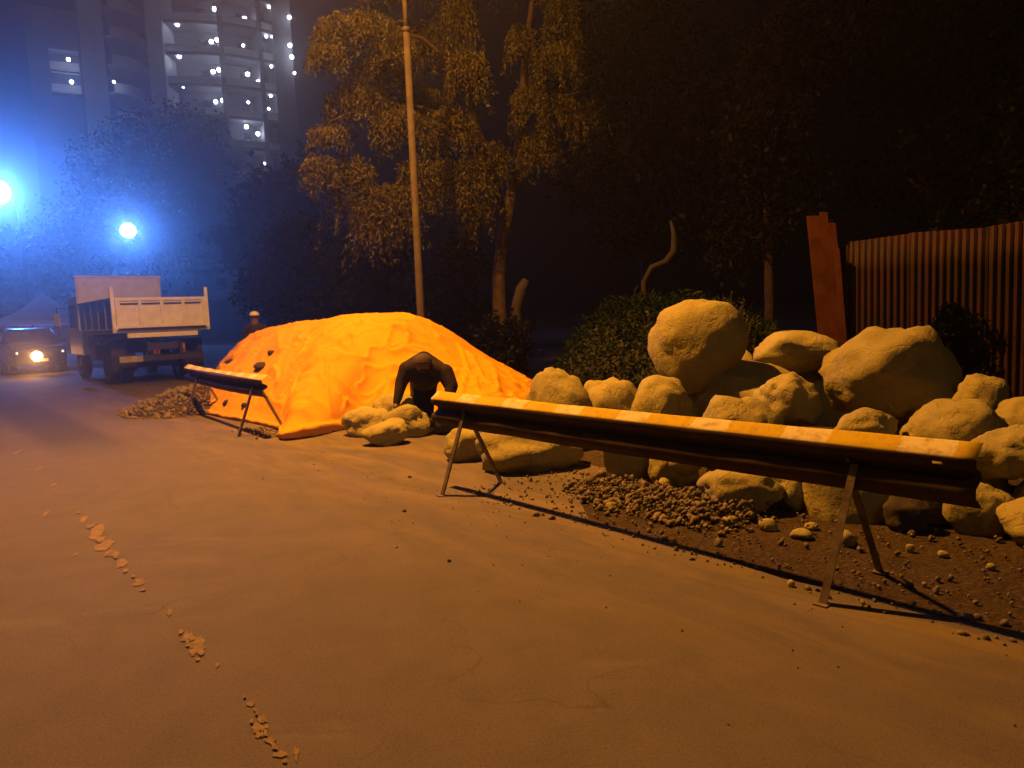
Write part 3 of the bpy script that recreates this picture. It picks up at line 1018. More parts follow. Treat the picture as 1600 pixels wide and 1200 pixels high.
def led_lamp(px, py, Y, label, watts, rad, lit=True):
    p = at(px, py, Y)
    root = empty('street_lamp', (p.x, p.y, 0))
    tag(root, label, 'street lamp', 'cool white lamps beyond the truck')
    o2 = Vector((1.1, 0.6, 0))
    MB().tube([(o2.x, o2.y, -0.05), (o2.x, o2.y, p.z * 0.75), (o2.x * 0.85, o2.y * 0.85, p.z * 0.95), (o2.x * 0.3, o2.y * 0.3, p.z + 0.32)],
              [0.09, 0.07, 0.06, 0.045], 10).build('pole', M['dark_metal'], root, True)
    hd_ = MB().box((0, 0, p.z + 0.33), (0.85, 0.5, 0.12)).build('lamp_head', M['dark_metal'], root, False, 0.03)
    if lit:
        bm = bmesh.new()
        bmesh.ops.create_uvsphere(bm, u_segments=20, v_segments=12, radius=rad)
        me = bpy.data.meshes.new('lens')
        bm.to_mesh(me); bm.free()
        link('lens', me, M['led_lens'], hd_, (0, 0, p.z), True)
        l = bpy.data.lights.new('led_light', 'SPOT')
        l.spot_size = R(165)
        l.spot_blend = 0.35
        l.energy = watts
        l.color = LED
        l.shadow_soft_size = 0.05
        q = bpy.data.objects.new('led_light', l)
        COL.objects.link(q)
        q.parent = root
        fwd = Vector((-p.x, -p.y, 0)).normalized()
        q.location = (fwd.x * (rad + 0.15), fwd.y * (rad + 0.15), p.z - 0.15)
        q.rotation_euler = Vector((fwd.x, fwd.y, -0.25)).to_track_quat('-Z', 'Y').to_euler()
    return root
led_lamp(-6, 300, 54.0, 'brightest blue-white lamp cut by the left picture edge', LED_NEAR_W, 0.85)
led_lamp(200, 360, 60.0, 'smaller blue-white lamp on a dark post above the truck', LED_FAR_W, 0.55)

# ================================================================= WEEPING TREE
def tube_tree(root, name, limbs, mat, n=8):
    mb = MB()
    for pts, rad in limbs:
        mb.tube(pts, rad, n)
    return mb.build(name, mat, root, True)

def leaf_quads(P, D, Lw, rng):
    """P leaf base points, D unit directions, Lw (length, width)"""
    n = len(P)
    rnd = rng.normal(size=(n, 3))
    W = np.cross(D, rnd)
    W /= np.linalg.norm(W, axis=1, keepdims=True) + 1e-9
    l = Lw[:, :1]
    w = Lw[:, 1:]
    V = np.stack([P - W * w * 0.15, P + D * l * 0.5 - W * w * 0.5, P + D * l, P + D * l * 0.5 + W * w * 0.5], 1)
    F = np.arange(4 * n).reshape(n, 4)
    return V.reshape(-1, 3), F

def weeping_crown(root, name, clumps, mat, seed, lw=(0.105, 0.026), dens=1.0):
    rng = np.random.default_rng(seed)
    PP, DD = [], []
    for (c, rx, rz, hang) in clumps:
        ns = int(150 * dens * (rx * rz + 0.12) / 0.35)
        for _ in range(ns):
            a = rng.uniform(0, 2 * math.pi)
            q = math.sqrt(rng.uniform(0, 1))
            top = math.sqrt(max(0, 1 - q * q))
            st_ = np.array([c.x + rx * q * math.cos(a), c.y + rx * 0.8 * q * math.sin(a), c.z + rz * (top * rng.uniform(0.55, 1.0) - 0.25)])
            L = hang * rng.uniform(0.35, 1.1) * (0.45 + 0.65 * q)
            m = max(4, int(L / 0.034))
            k = np.linspace(0, 1, m)
            dr = rng.normal(size=2) * 0.10
            out = np.array([math.cos(a), math.sin(a)]) * 0.12 * q
            seg = np.stack([st_[0] + (dr[0] + out[0]) * k * L, st_[1] + (dr[1] + out[1]) * k * L, st_[2] - L * k ** 1.15], 1)
            seg += rng.normal(size=seg.shape) * 0.022
            d = rng.normal(size=(m, 3)) * 0.55 + np.array([0, 0, -0.8])
            PP.append(seg)
            DD.append(d)
    P, D = np.concatenate(PP), np.concatenate(DD)
    D /= np.linalg.norm(D, axis=1, keepdims=True)
    Lw = np.stack([rng.uniform(0.7, 1.3, len(P)) * lw[0], rng.uniform(0.7, 1.3, len(P)) * lw[1]], 1)
    V, F = leaf_quads(P, D, Lw, rng)
    return link(name, np_mesh(name, V, F), mat, root)

TB = at(787, 450, 16.3); TB.z = 0
wt = empty('weeping_tree', TB)
tag(wt, 'drooping tree with thin hanging foliage lit amber behind the tarpaulin', 'tree')
CL = [(560, 42, 14.5, 78, 42, .75), (512, 80, 14.2, 34, 26, .5), (612, 70, 14.6, 40, 36, .6), (560, 150, 15, 58, 34, .9), (622, 185, 15, 48, 40, .8),
      (512, 205, 14.2, 36, 24, .45), (498, 255, 14.0, 30, 32, .6), (552, 262, 14.6, 38, 34, 1.5), (612, 298, 14.8, 44, 24, 1.3),
      (575, 300, 14.4, 22, 20, 1.5), (650, 260, 15, 34, 30, 1.0), (590, 105, 15.4, 50, 34, .8),
      (712, 15, 15, 32, 55, 1), (728, 95, 15, 38, 45, 1), (702, 190, 15.3, 46, 45, 1), (690, 262, 15.3, 42, 32, 1.1), (735, 255, 15.4, 28, 30, 1.3),
      (815, 55, 15.5, 28, 34, .7), (878, 10, 15.5, 26, 40, .9), (868, 85, 15.5, 42, 34, .8), (826, 150, 15.6, 32, 34, 1.0), (875, 165, 15.8, 36, 34, 1.0),
      (768, 235, 15.8, 30, 30, .8), (842, 225, 15.8, 38, 32, .8), (922, 160, 16.2, 24, 26, .7), (665, 60, 16, 44, 50, 1), (655, 150, 16.2, 40, 40, 1),
      (640, -50, 15, 90, 40, .8), (780, -70, 15.5, 90, 40, .8), (900, -60, 15.8, 60, 40, .9), (745, 320, 15.6, 22, 20, .8), (500, -60, 14.6, 40, 30, .5)]
clumps = []
for (px, py, Y, rx, rz, hang) in CL:
    c = at(px, py, Y) - TB
    clumps.append((c, 0.85 * rx * px_m(Y), 0.8 * rz * px_m(Y), hang * 0.9))
weeping_crown(wt, 'crown', clumps, M['leaf_lit'], 5, dens=1.25)
def P_(px, py, Y): return at(px, py, Y) - TB
fork = P_(800, 300, 16.2)
limbs = [([(0, 0, -0.1), P_(782, 520, 16.3), P_(780, 430, 16.3), P_(787, 365, 16.25), fork], [0.2, 0.17, 0.15, 0.135, 0.12])]
limbs.append(([fork, P_(815, 200, 16.2), P_(820, 90, 16.0), P_(840, -60, 15.8)], [0.11, 0.09, 0.07, 0.04]))
limbs.append(([P_(790, 350, 16.2), P_(765, 260, 16.0), P_(730, 150, 15.6), P_(715, 20, 15.3), P_(700, -80, 15.2)], [0.10, 0.085, 0.07, 0.05, 0.03]))
limbs.append(([P_(770, 280, 16.0), P_(700, 250, 15.5), P_(640, 286, 15.0), P_(560, 305, 14.6)], [0.06, 0.045, 0.03, 0.015]))
limbs.append(([P_(745, 200, 15.8), P_(660, 168, 15.4), P_(580, 165, 15.0), P_(515, 190, 14.4)], [0.06, 0.045, 0.03, 0.015]))
limbs.append(([P_(730, 120, 15.6), P_(660, 60, 15.2), P_(580, 40, 14.7), P_(510, 60, 14.3)], [0.055, 0.045, 0.03, 0.015]))
limbs.append(([fork, P_(850, 230, 16.0), P_(880, 150, 15.9), P_(925, 140, 16.1)], [0.06, 0.045, 0.03, 0.015]))
limbs.append(([P_(815, 180, 16.2), P_(850, 100, 15.8), P_(875, 10, 15.6), P_(890, -70, 15.7)], [0.05, 0.04, 0.03, 0.015]))
tube_tree(wt, 'trunk', limbs, M['bark'])

# ================================================================= OTHER TREES AND SHRUBS
def leafy(name, loc, clumps, n, mat, label, cat, seed, leaf=(0.16, 0.09), group=None, trunk_r=0.0, trunk_to=None):
    root = empty(name, loc)
    tag(root, label, cat, group)
    rng = np.random.default_rng(seed)
    vol = np.array([c[1] * c[1] * c[2] for c in clumps])
    cnt = np.maximum(20, (n * vol / vol.sum())).astype(int)
    PP = []
    for (c, rx, rz), m in zip(clumps, cnt):
        sub = rng.normal(size=(max(3, m // 60), 3))
        sub /= np.linalg.norm(sub, axis=1, keepdims=True)
        sub *= rng.uniform(0.45, 1.0, size=(len(sub), 1))
        idx = rng.integers(0, len(sub), m)
        p = sub[idx] + rng.normal(size=(m, 3)) * 0.17
        PP.append(p * np.array([rx, rx, rz]) + np.array(c))
    P = np.concatenate(PP)
    P[:, 2] = np.maximum(P[:, 2], 0.03)
    D = rng.normal(size=P.shape) + np.array([0, 0, -0.3])
    D /= np.linalg.norm(D, axis=1, keepdims=True)
    Lw = np.stack([rng.uniform(0.6, 1.4, len(P)) * leaf[0], rng.uniform(0.6, 1.4, len(P)) * leaf[1]], 1)
    V, F = leaf_quads(P, D, Lw, rng)
    link('crown', np_mesh('crown', V, F), mat, root)
    if trunk_r:
        top = trunk_to or 3.0
        limbs_ = [([(0, 0, -0.1), (0.05, 0.02, top * 0.5), (0, 0, top)], [trunk_r, trunk_r * 0.8, trunk_r * 0.6])]
        for (c, rx, rz) in clumps:
            limbs_.append(([(0, 0, top * 0.85), (c[0] * 0.5, c[1] * 0.5, (top + c[2]) / 2), tuple(c)], [trunk_r * 0.5, trunk_r * 0.35, trunk_r * 0.12]))
        tube_tree(root, 'trunk', limbs_, M['bark'], 6)
    return root

def px_tree(name, base_px, Y, cl, n, mat, label, cat, seed, leaf, group=None, trunk_r=0.0, trunk_to=None):
    b_ = at(base_px, 500, Y); b_.z = 0
    clumps_ = []
    for (px, py, rx, rz) in cl:
        c = at(px, py, Y + random.uniform(-0.4, 0.4) * (rx * px_m(Y))) - b_
        clumps_.append((tuple(c), rx * px_m(Y), rz * px_m(Y)))
    return leafy(name, b_, clumps_, n, mat, label, cat, seed, leaf, group, trunk_r, trunk_to)

GT = 'dark trees in the background'
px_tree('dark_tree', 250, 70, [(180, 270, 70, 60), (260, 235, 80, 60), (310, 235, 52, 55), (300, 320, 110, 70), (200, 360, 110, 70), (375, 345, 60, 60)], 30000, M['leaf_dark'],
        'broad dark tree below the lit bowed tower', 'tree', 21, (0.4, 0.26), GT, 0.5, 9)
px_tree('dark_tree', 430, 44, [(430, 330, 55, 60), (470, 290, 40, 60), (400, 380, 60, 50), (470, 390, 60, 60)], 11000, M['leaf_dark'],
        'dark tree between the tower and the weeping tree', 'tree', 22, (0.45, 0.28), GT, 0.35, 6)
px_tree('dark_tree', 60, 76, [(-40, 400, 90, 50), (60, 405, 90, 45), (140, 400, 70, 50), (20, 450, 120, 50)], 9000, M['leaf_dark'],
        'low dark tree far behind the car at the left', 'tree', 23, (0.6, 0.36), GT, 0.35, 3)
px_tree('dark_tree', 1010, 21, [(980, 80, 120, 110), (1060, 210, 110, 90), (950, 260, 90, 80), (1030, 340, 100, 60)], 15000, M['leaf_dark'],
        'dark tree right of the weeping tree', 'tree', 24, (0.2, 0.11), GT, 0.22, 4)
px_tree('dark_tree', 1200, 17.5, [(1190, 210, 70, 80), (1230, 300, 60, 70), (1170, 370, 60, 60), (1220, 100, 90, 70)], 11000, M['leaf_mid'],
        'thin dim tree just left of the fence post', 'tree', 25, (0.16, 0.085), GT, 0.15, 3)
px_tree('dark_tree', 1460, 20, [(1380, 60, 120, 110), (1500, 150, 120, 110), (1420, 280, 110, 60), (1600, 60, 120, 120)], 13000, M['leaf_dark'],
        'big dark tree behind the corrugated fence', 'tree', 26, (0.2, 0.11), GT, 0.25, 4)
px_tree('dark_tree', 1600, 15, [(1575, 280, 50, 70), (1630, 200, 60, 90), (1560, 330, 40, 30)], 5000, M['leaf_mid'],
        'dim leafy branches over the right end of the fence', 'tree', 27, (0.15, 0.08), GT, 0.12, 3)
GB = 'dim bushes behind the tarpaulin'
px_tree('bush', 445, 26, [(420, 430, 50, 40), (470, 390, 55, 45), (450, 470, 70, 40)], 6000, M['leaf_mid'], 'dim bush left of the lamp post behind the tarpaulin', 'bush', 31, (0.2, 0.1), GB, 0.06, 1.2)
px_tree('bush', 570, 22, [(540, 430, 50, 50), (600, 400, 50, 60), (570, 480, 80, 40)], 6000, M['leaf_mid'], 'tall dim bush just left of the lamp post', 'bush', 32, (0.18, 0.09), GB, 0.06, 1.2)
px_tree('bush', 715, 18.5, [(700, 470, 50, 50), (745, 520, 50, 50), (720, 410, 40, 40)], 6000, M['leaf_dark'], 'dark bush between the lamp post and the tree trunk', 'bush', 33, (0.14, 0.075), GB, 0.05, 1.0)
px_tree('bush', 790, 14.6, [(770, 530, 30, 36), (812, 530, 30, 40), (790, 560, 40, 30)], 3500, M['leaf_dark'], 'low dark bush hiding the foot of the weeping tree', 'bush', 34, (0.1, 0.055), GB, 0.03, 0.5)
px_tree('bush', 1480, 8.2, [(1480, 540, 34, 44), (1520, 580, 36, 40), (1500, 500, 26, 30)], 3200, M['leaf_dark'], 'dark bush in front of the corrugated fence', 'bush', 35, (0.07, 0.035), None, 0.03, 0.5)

# dry weed behind the egg-shaped boulder
wd = empty('dry_weed', at(1150, 520, 9.6)); wd.location.z = 0
tag(wd, 'dry seedy weed sticking up behind the tall egg-shaped boulder', 'weed')
mb = MB()
tips = []
rr = random.Random(3)
for i in range(26):
    tip = at(1150 + rr.gauss(5, 34), 468 + rr.uniform(-14, 40), 9.6 + rr.uniform(-0.3, 0.3)) - Vector(wd.location)
    b_ = Vector((rr.gauss(0, 0.08), rr.gauss(0, 0.08), 0))
    mid = b_.lerp(tip, 0.5) + Vector((rr.gauss(0, 0.05), rr.gauss(0, 0.05), 0.06))
    mb.tube([b_, mid, tip], [0.006, 0.0045, 0.002], 5)
    tips += [mid.lerp(tip, k) for k in (0.45, 0.6, 0.75, 0.9, 1.0)]
mb.build('stems', M['twig'], wd)
P = np.array([tuple(t) for t in tips for _ in range(7)]) + RNG.normal(size=(len(tips) * 7, 3)) * 0.018
D = RNG.normal(size=P.shape); D /= np.linalg.norm(D, axis=1, keepdims=True)
V, F = leaf_quads(P, D, np.tile([[0.024, 0.012]], (len(P), 1)), RNG)
link('seed_heads', np_mesh('seed_heads', V, F), M['twig'], wd)

# grass on the bank
GP, GD = [], []
while len(GP) < 26000:
    s_, t_ = random.uniform(4.4, 9.8), random.uniform(6.8, 11.2)
    h = bank_h(s_, t_)
    if h < 0.06 and random.random() < 0.7:
        continue
    p = st(s_, t_, h - 0.02 + abs(random.gauss(0, 0.07)))
    GP.append(tuple(p))
    GD.append((random.gauss(0, 1.0), random.gauss(-0.1, 1.0), random.uniform(0.1, 1.2)))
P, D = np.array(GP), np.array(GD)
D /= np.linalg.norm(D, axis=1, keepdims=True)
patch = np.array([0.6 + 0.9 * max(0, noise.noise(Vector(p) * 1.6)) + 0.25 for p in GP])
Lw = np.stack([RNG.uniform(0.05, 0.17, len(P)) * patch, RNG.uniform(0.012, 0.04, len(P))], 1)
V, F = leaf_quads(P, D, Lw, RNG)
o = link('grass', np_mesh('grass', V, F), M['grass'])
tag(o, 'dark green grass and weeds covering the bank behind the boulders', 'grass', kind='stuff')

# dead hooked tree and stump
dt = empty('dead_tree', at(1010, 450, 14.5)); dt.location.z = 0
tag(dt, 'bare hooked dead branch in the dark above the tall egg-shaped boulder', 'dead tree')
def Q_(px, py, Y=14.5): return at(px, py, Y) - Vector(dt.location)
tube_tree(dt, 'trunk', [([(0, 0, -0.1), Q_(1008, 520), Q_(1006, 440), Q_(1018, 418), Q_(1040, 410), Q_(1054, 392), Q_(1053, 365), Q_(1048, 345)],
                        [0.07, 0.06, 0.05, 0.055, 0.07, 0.075, 0.05, 0.02]),
                       ([Q_(1040, 410), Q_(1052, 404), Q_(1066, 390)], [0.02, 0.012, 0.005])], M['pale_wood'])
sp_ = empty('tree_stump', at(812, 480, 15.2)); sp_.location.z = 0
tag(sp_, 'pale broken stump right of the weeping tree trunk', 'stump')
def S_(px, py, Y=15.2): return at(px, py, Y) - Vector(sp_.location)
tube_tree(sp_, 'trunk', [([(0, 0, -0.1), S_(806, 520), S_(807, 480), S_(815, 452), S_(822, 437)], [0.17, 0.14, 0.11, 0.12, 0.07])], M['pale_wood'])

# ================================================================= CORRUGATED FENCE
fp0 = at(1312, 480, 9.3); fp0.z = 0
FS, FT = fp0.dot(ROAD), fp0.dot(SIDE)
fence = empty('corrugated_fence', fp0)
tag(fence, 'rust-red corrugated iron sheet fence behind the boulders at the right', 'fence')
def sheet_panel(s0, w, h0, h1, amp=0.016):
    pitch, n = 0.076, int(w / 0.076 * 8)
    V, F = [], []
    for i in range(n + 1):
        x = w * i / n
        off = amp * math.sin(2 * math.pi * x / pitch) + 0.01 * noise.noise(Vector((s0 + x, 2, 0)))
        for k in range(7):
            z = -0.05 + (h0 + (h1 - h0) * x / w + 0.05) * k / 6
            wob = 0.012 * noise.noise(Vector(((s0 + x) * 1.3, z * 1.3, 8)))
            p = st(FS - s0 - x, FT + off + wob, z) - fp0
            V.append(tuple(p))
    for i in range(n):
        for k in range(6):
            F.append((i * 7 + k, i * 7 + 7 + k, i * 7 + 8 + k, i * 7 + 1 + k))
    o_ = link('sheet', np_mesh('sheet', V, F), M['rust_sheet'], fence, None, True)
    m_ = o_.modifiers.new('thick', 'SOLIDIFY')
    m_.thickness = 0.002
hh = [2.26, 2.30, 2.28, 2.34, 2.33, 2.36, 2.35]
for i in range(6):
    sheet_panel(i * 0.80 + 0.02, 0.79, hh[i], hh[i + 1] - 0.01)
for i in range(4):
    p = st(FS - 0.05 - i * 1.7, FT + 0.07, 0) - fp0
    MB().box((p.x, p.y, 1.05), (0.07, 0.07, 2.2), Matrix.Rotation(HEAD, 3, 'Z')).build('post', M['bark'], fence)
for z in (0.5, 1.85):
    a, b_ = st(FS, FT + 0.04, z) - fp0, st(FS - 4.8, FT + 0.04, z) - fp0
    a.z = b_.z = z
    MB().tube([a, b_], 0.025, 6).build('rail', M['bark'], fence)
# tall end boards left of the sheets
eb = empty('gate_post', at(1290, 480, 9.35)); eb.location.z = 0
tag(eb, 'tall red-brown boarded post with a stepped top at the fence end', 'post')
def board(x0, x1, lean, ytop, ybot, Y, nm='board', mat='red_board', th=0.05):
    ya, yb = Y - (x0 - 1290) * 0.009, Y - (x1 - 1290) * 0.009          # the boards are turned towards the lamp
    a, b_, c, d = at(x0 + lean, ybot, ya), at(x1 + lean, ybot, yb), at(x1, ytop, yb), at(x0, ytop, ya)
    bz = 0.0
    k = lambda top, bot: bot + (bot - top) * ((bot.z - bz) / max(1e-3, top.z - bot.z))
    a2, b2 = k(d, a), k(c, b_)
    mbx = MB()
    b0 = Vector(eb.location)
    for dy in (0, th):
        for q in (a2, b2, c, d):
            mbx.v.append((q.x - b0.x, q.y - b0.y + dy, q.z))
    mbx.f += [(0, 1, 2, 3), (7, 6, 5, 4), (0, 4, 5, 1), (1, 5, 6, 2), (2, 6, 7, 3), (3, 7, 4, 0)]
    return mbx.build(nm, M[mat], eb, False, 0.006)
board(1262, 1282, 16, 337, 500, 9.36)
board(1282, 1293, 16, 331, 500, 9.352)
board(1293, 1306, 14, 348, 500, 9.358)
board(1305, 1312, 9, 388, 500, 9.34)
MB().tube([at(1313, 392, 9.25) - Vector(eb.location), at(1319, 382, 9.25) - Vector(eb.location), at(1325, 377, 9.25) - Vector(eb.location)], [0.008, 0.008, 0.005], 6).build('wire', M['steel'], eb)

# ================================================================= DUMP TRUCK
tp = ground(262, 598)
truck = empty('dump_truck', tp, HEAD)
tag(truck, 'white open-backed dump truck parked with its tailgate towards the tarpaulin', 'truck')
W = 2.46
FLR = 1.56
def TBX(name, boxes, mat, parent=truck, bevel=0.01):
    mb = MB()
    for c, s in boxes:
        mb.box(c, s)
    return mb.build(name, M[mat], parent, False, bevel)
# bed
TBX('bed_floor', [((0, 2.35, FLR - 0.06), (W - 0.1, 4.7, 0.10))], 'truck_shade')
TBX('bed_beam', [((0.0, 0.02, FLR - 0.19), (1.85, 0.10, 0.13))], 'truck_white')
TBX('bed_beam', [((0, 2.2, FLR - 0.19), (W - 0.3, 0.10, 0.12)), ((0, 3.6, FLR - 0.19), (W - 0.3, 0.10, 0.12))], 'chassis')
for sx in (-1, 1):
    sd = TBX('side_panel', [((sx * (W / 2 - 0.03), 2.4, FLR + 0.40), (0.05, 4.5, 0.80))], 'truck_shade')
    TBX('side_rib', [((sx * (W / 2 + 0.015), 0.9 + k * 0.95, FLR + 0.40), (0.04, 0.07, 0.78)) for k in range(4)] +
        [((sx * (W / 2 + 0.012), 2.4, FLR + 0.82), (0.07, 4.5, 0.06))], 'truck_shade', sd)
    MBp = MB()
    MBp.prism([(-0.05, FLR - 0.1), (0.05, FLR - 0.1), (0.06, FLR + 0.8), (0.03, FLR + 1.12), (-0.03, FLR + 1.12)], 0, sx * (W / 2) - 0.045, sx * (W / 2) + 0.045)
    MBp.build('corner_post', M['truck_white'], truck, False, 0.008)
    TBX('gate_hinge', [((sx * (W / 2 - 0.02), -0.05, FLR + 0.03), (0.08, 0.08, 0.14))], 'truck_white')
tg = TBX('tailgate', [((0, -0.02, FLR + 0.42), (W - 0.12, 0.03, 0.80))], 'truck_white')
TBX('gate_frame', [((0, -0.05, FLR + 0.80), (W - 0.10, 0.05, 0.09)), ((0, -0.05, FLR + 0.06), (W - 0.10, 0.05, 0.09))], 'truck_white', tg)
for k in range(5):
    x = -(W - 0.2) / 2 + k * (W - 0.2) / 4
    TBX('gate_rib', [((x, -0.055, FLR + 0.43), (0.09, 0.06, 0.65))], 'truck_white', tg)
TBX('gate_shelf', [((0, -0.06, FLR + 0.68), (W - 0.35, 0.03, 0.04))], 'chassis', tg)
TBX('latch_bar', [((0, -0.06, FLR + 0.0), (W - 0.2, 0.04, 0.03))], 'chassis')
TBX('headboard', [((0, 4.72, FLR + 0.84), (W + 0.06, 0.07, 1.70)), ((0, 4.72, FLR + 1.71), (W + 0.14, 0.14, 0.07))], 'truck_white')
TBX('bed_hoop', [((sx * (W / 2 - 0.05), 4.66, FLR + 0.84), (0.09, 0.07, 1.66)) for sx in (-1, 1)], 'truck_white')
# chassis
TBX('chassis_rail', [((sx * 0.42, 3.2, 1.05), (0.09, 6.6, 0.26)) for sx in (-1, 1)] + [((0, y, 1.05), (0.84, 0.1, 0.2)) for y in (0.1, 1.6, 3.2, 5.0)], 'chassis')
TBX('tipping_ram', [((0, 2.6, 1.28), (0.24, 1.2, 0.24))], 'chassis')
TBX('rear_bumper', [((0, 0.15, 0.72), (2.2, 0.09, 0.15))], 'chassis')
for sx in (-1, 1):
    TBX('mudguard', [((sx * 0.92, 1.35, 1.20), (0.62, 1.25, 0.04)), ((sx * 0.92, 0.70, 0.95), (0.62, 0.03, 0.5))], 'chassis')
    TBX('mud_flap', [((sx * 0.92, 0.62, 0.60), (0.60, 0.015, 0.45))], 'rubber')
    t_ = TBX('tail_lamp', [((sx * 0.34 + 0.15, 0.10, 0.96), (0.16, 0.05, 0.26))], 'reflector')
    TBX('lens', [((sx * 0.34 + 0.15, 0.07, 0.90), (0.12, 0.02, 0.10))], 'red_lens', t_)
TBX('number_plate', [((-0.86, 0.085, 0.72), (0.60, 0.02, 0.17))], 'reflector')
def wheel(root, x, y, r, w, dual=False):
    for dx in ((-0.17, 0.17) if dual else (0.0,)):
        mb = MB()
        prof = [(0.58, 0.5), (0.9, 0.5), (1.0, 0.36), (1.0, -0.36), (0.9, -0.5), (0.58, -0.5)]
        n = 28
        for k in range(n):
            a = 2 * math.pi * k / n
            for (rr_, ww) in prof:
                mb.v.append((x + dx + ww * w, y + math.cos(a) * r * rr_, r + math.sin(a) * r * rr_))
        m = len(prof)
        for k in range(n):
            for j in range(m):
                mb.f.append((k * m + j, ((k + 1) % n) * m + j, ((k + 1) % n) * m + (j + 1) % m, k * m + (j + 1) % m))
        wh = mb.build('wheel', M['rubber'], root, True)
        MB().tube([(x + dx - w * 0.3, y, r), (x + dx + w * 0.3, y, r)], r * 0.59, 20).build('rim', M['rim'], wh, False)
        MB().tube([(x + dx - w * 0.42, y, r), (x + dx + w * 0.42, y, r)], r * 0.2, 12).build('hub', M['rim'], wh, False)
for sx in (-1, 1):
    wheel(truck, sx * 0.93, 1.35, 0.50, 0.27, True)
    wheel(truck, sx * 1.02, 5.7, 0.50, 0.28)
MB().tube([(-0.9, 1.35, 0.5), (0.9, 1.35, 0.5)], 0.09, 10).build('axle', M['chassis'], truck, True)
# cab
cb = MB()
cb.prism([(4.95, 0.75), (7.05, 0.75), (7.15, 1.55), (6.85, 2.62), (6.4, 2.72), (4.95, 2.72)], 0, -1.17, 1.17)
cab = cb.build('cab', M['truck_white'], truck, False, 0.05)
TBX('windscreen', [((0, 7.03, 2.05), (2.1, 0.03, 0.85))], 'glass', cab)
for sx in (-1, 1):
    TBX('side_window', [((sx * 1.175, 6.15, 2.05), (0.02, 1.1, 0.75))], 'glass', cab)
    MB().tube([(sx * 1.17, 6.9, 2.35), (sx * 1.5, 6.95, 2.35), (sx * 1.5, 6.95, 1.7)], 0.018, 8).build('mirror_arm', M['dark_metal'], cab)
    TBX('mirror', [((sx * 1.5, 6.93, 1.95), (0.2, 0.06, 0.42))], 'reflector', cab)
TBX('rear_window', [((0, 4.94, 2.2), (1.2, 0.02, 0.4))], 'glass', cab)
TBX('fuel_tank', [((-0.85, 3.9, 0.85), (0.5, 0.9, 0.45))], 'chassis')
TBX('tool_box', [((0.85, 3.9, 0.85), (0.5, 0.9, 0.45))], 'chassis')

# ================================================================= CAR
cp = ground(66, 584)
car = empty('parked_car', cp, HEAD + math.pi)           # local +Y faces the camera along the lane
tag(car, 'dark car with one glowing amber headlamp facing us left of the truck', 'car')
def loft(secs, name, mat, parent, smooth_=True):
    mb = MB()
    n = len(secs[0])
    for s_ in secs:
        mb.v += s_
    for i in range(len(secs) - 1):
        for k in range(n):
            k2 = (k + 1) % n
            mb.f.append((i * n + k, i * n + k2, (i + 1) * n + k2, (i + 1) * n + k))
    mb.f.append(tuple(range(n)))
    mb.f.append(tuple((len(secs) - 1) * n + k for k in reversed(range(n))))
    return mb.build(name, M[mat], parent, smooth_, 0.02)
def csec(y, hw, z0, z1, rd=0.12):
    return [(-hw, y, z0 + rd), (-hw + rd * 0.6, y, z0), (hw - rd * 0.6, y, z0), (hw, y, z0 + rd), (hw * 1.0, y, z1 - rd), (hw - rd, y, z1), (-hw + rd, y, z1), (-hw, y, z1 - rd)]
loft([csec(0.0, 0.80, 0.42, 0.92), csec(-0.12, 0.88, 0.30, 1.02), csec(-0.9, 0.92, 0.28, 1.12), csec(-1.3, 0.92, 0.28, 1.18), csec(-3.6, 0.92, 0.28, 1.18), csec(-4.4, 0.90, 0.32, 1.12), csec(-4.55, 0.84, 0.42, 1.0)], 'body', 'car_paint', car)
loft([csec(-1.15, 0.84, 1.12, 1.22, 0.04), csec(-1.75, 0.74, 1.12, 1.72, 0.1), csec(-3.6, 0.73, 1.12, 1.76, 0.1), csec(-4.35, 0.80, 1.1, 1.2, 0.04)], 'roof', 'car_paint', car)
mb = MB()
mb.v += [(-0.76, -1.17, 1.235), (0.76, -1.17, 1.235), (0.66, -1.70, 1.67), (-0.66, -1.70, 1.67)]
mb.f.append((0, 1, 2, 3))
mb.build('windscreen', M['glass'], car)
for sx in (-1, 1):
    hl = TBX('headlamp', [((sx * 0.68, -0.02, 0.82), (0.26, 0.10, 0.15))], 'glass', car)
    TBX('side_lamp', [((sx * 0.74, 0.04, 0.82), (0.07, 0.02, 0.08))], 'dim_lamp', hl)
    TBX('mirror', [((sx * 1.0, -1.35, 1.22), (0.2, 0.10, 0.14))], 'car_paint', car)
    for y in (-0.85, -3.65):
        wheel(car, sx * 0.82, y, 0.35, 0.22)
TBX('grille', [((0, 0.005, 0.74), (0.8, 0.02, 0.18))], 'dark_metal', car)
TBX('number_plate', [((0, 0.03, 0.52), (0.5, 0.02, 0.11))], 'reflector', car)
fl = MB().tube([(0.13, 0.0, 0.68), (0.13, 0.10, 0.68)], 0.15, 16).build('fog_lamp', M['dark_metal'], car)
bm = bmesh.new(); bmesh.ops.create_uvsphere(bm, u_segments=16, v_segments=10, radius=0.18)
me = bpy.data.meshes.new('lens'); bm.to_mesh(me); bm.free()
link('lens', me, M['amber'], fl, (0.13, 0.10, 0.68), True)
l = bpy.data.lights.new('car_light', 'SPOT')
l.energy = 420
l.color = (1.0, 0.42, 0.10)
l.spot_size = R(50)
l.spot_blend = 0.9
l.shadow_soft_size = 0.08
q = bpy.data.objects.new('car_light', l)
COL.objects.link(q)
q.parent = car
q.location = (0.13, 0.32, 0.68)
q.rotation_euler = (R(86), 0, R(-22))                    # beam leaves along local +Y, a little towards the far lane

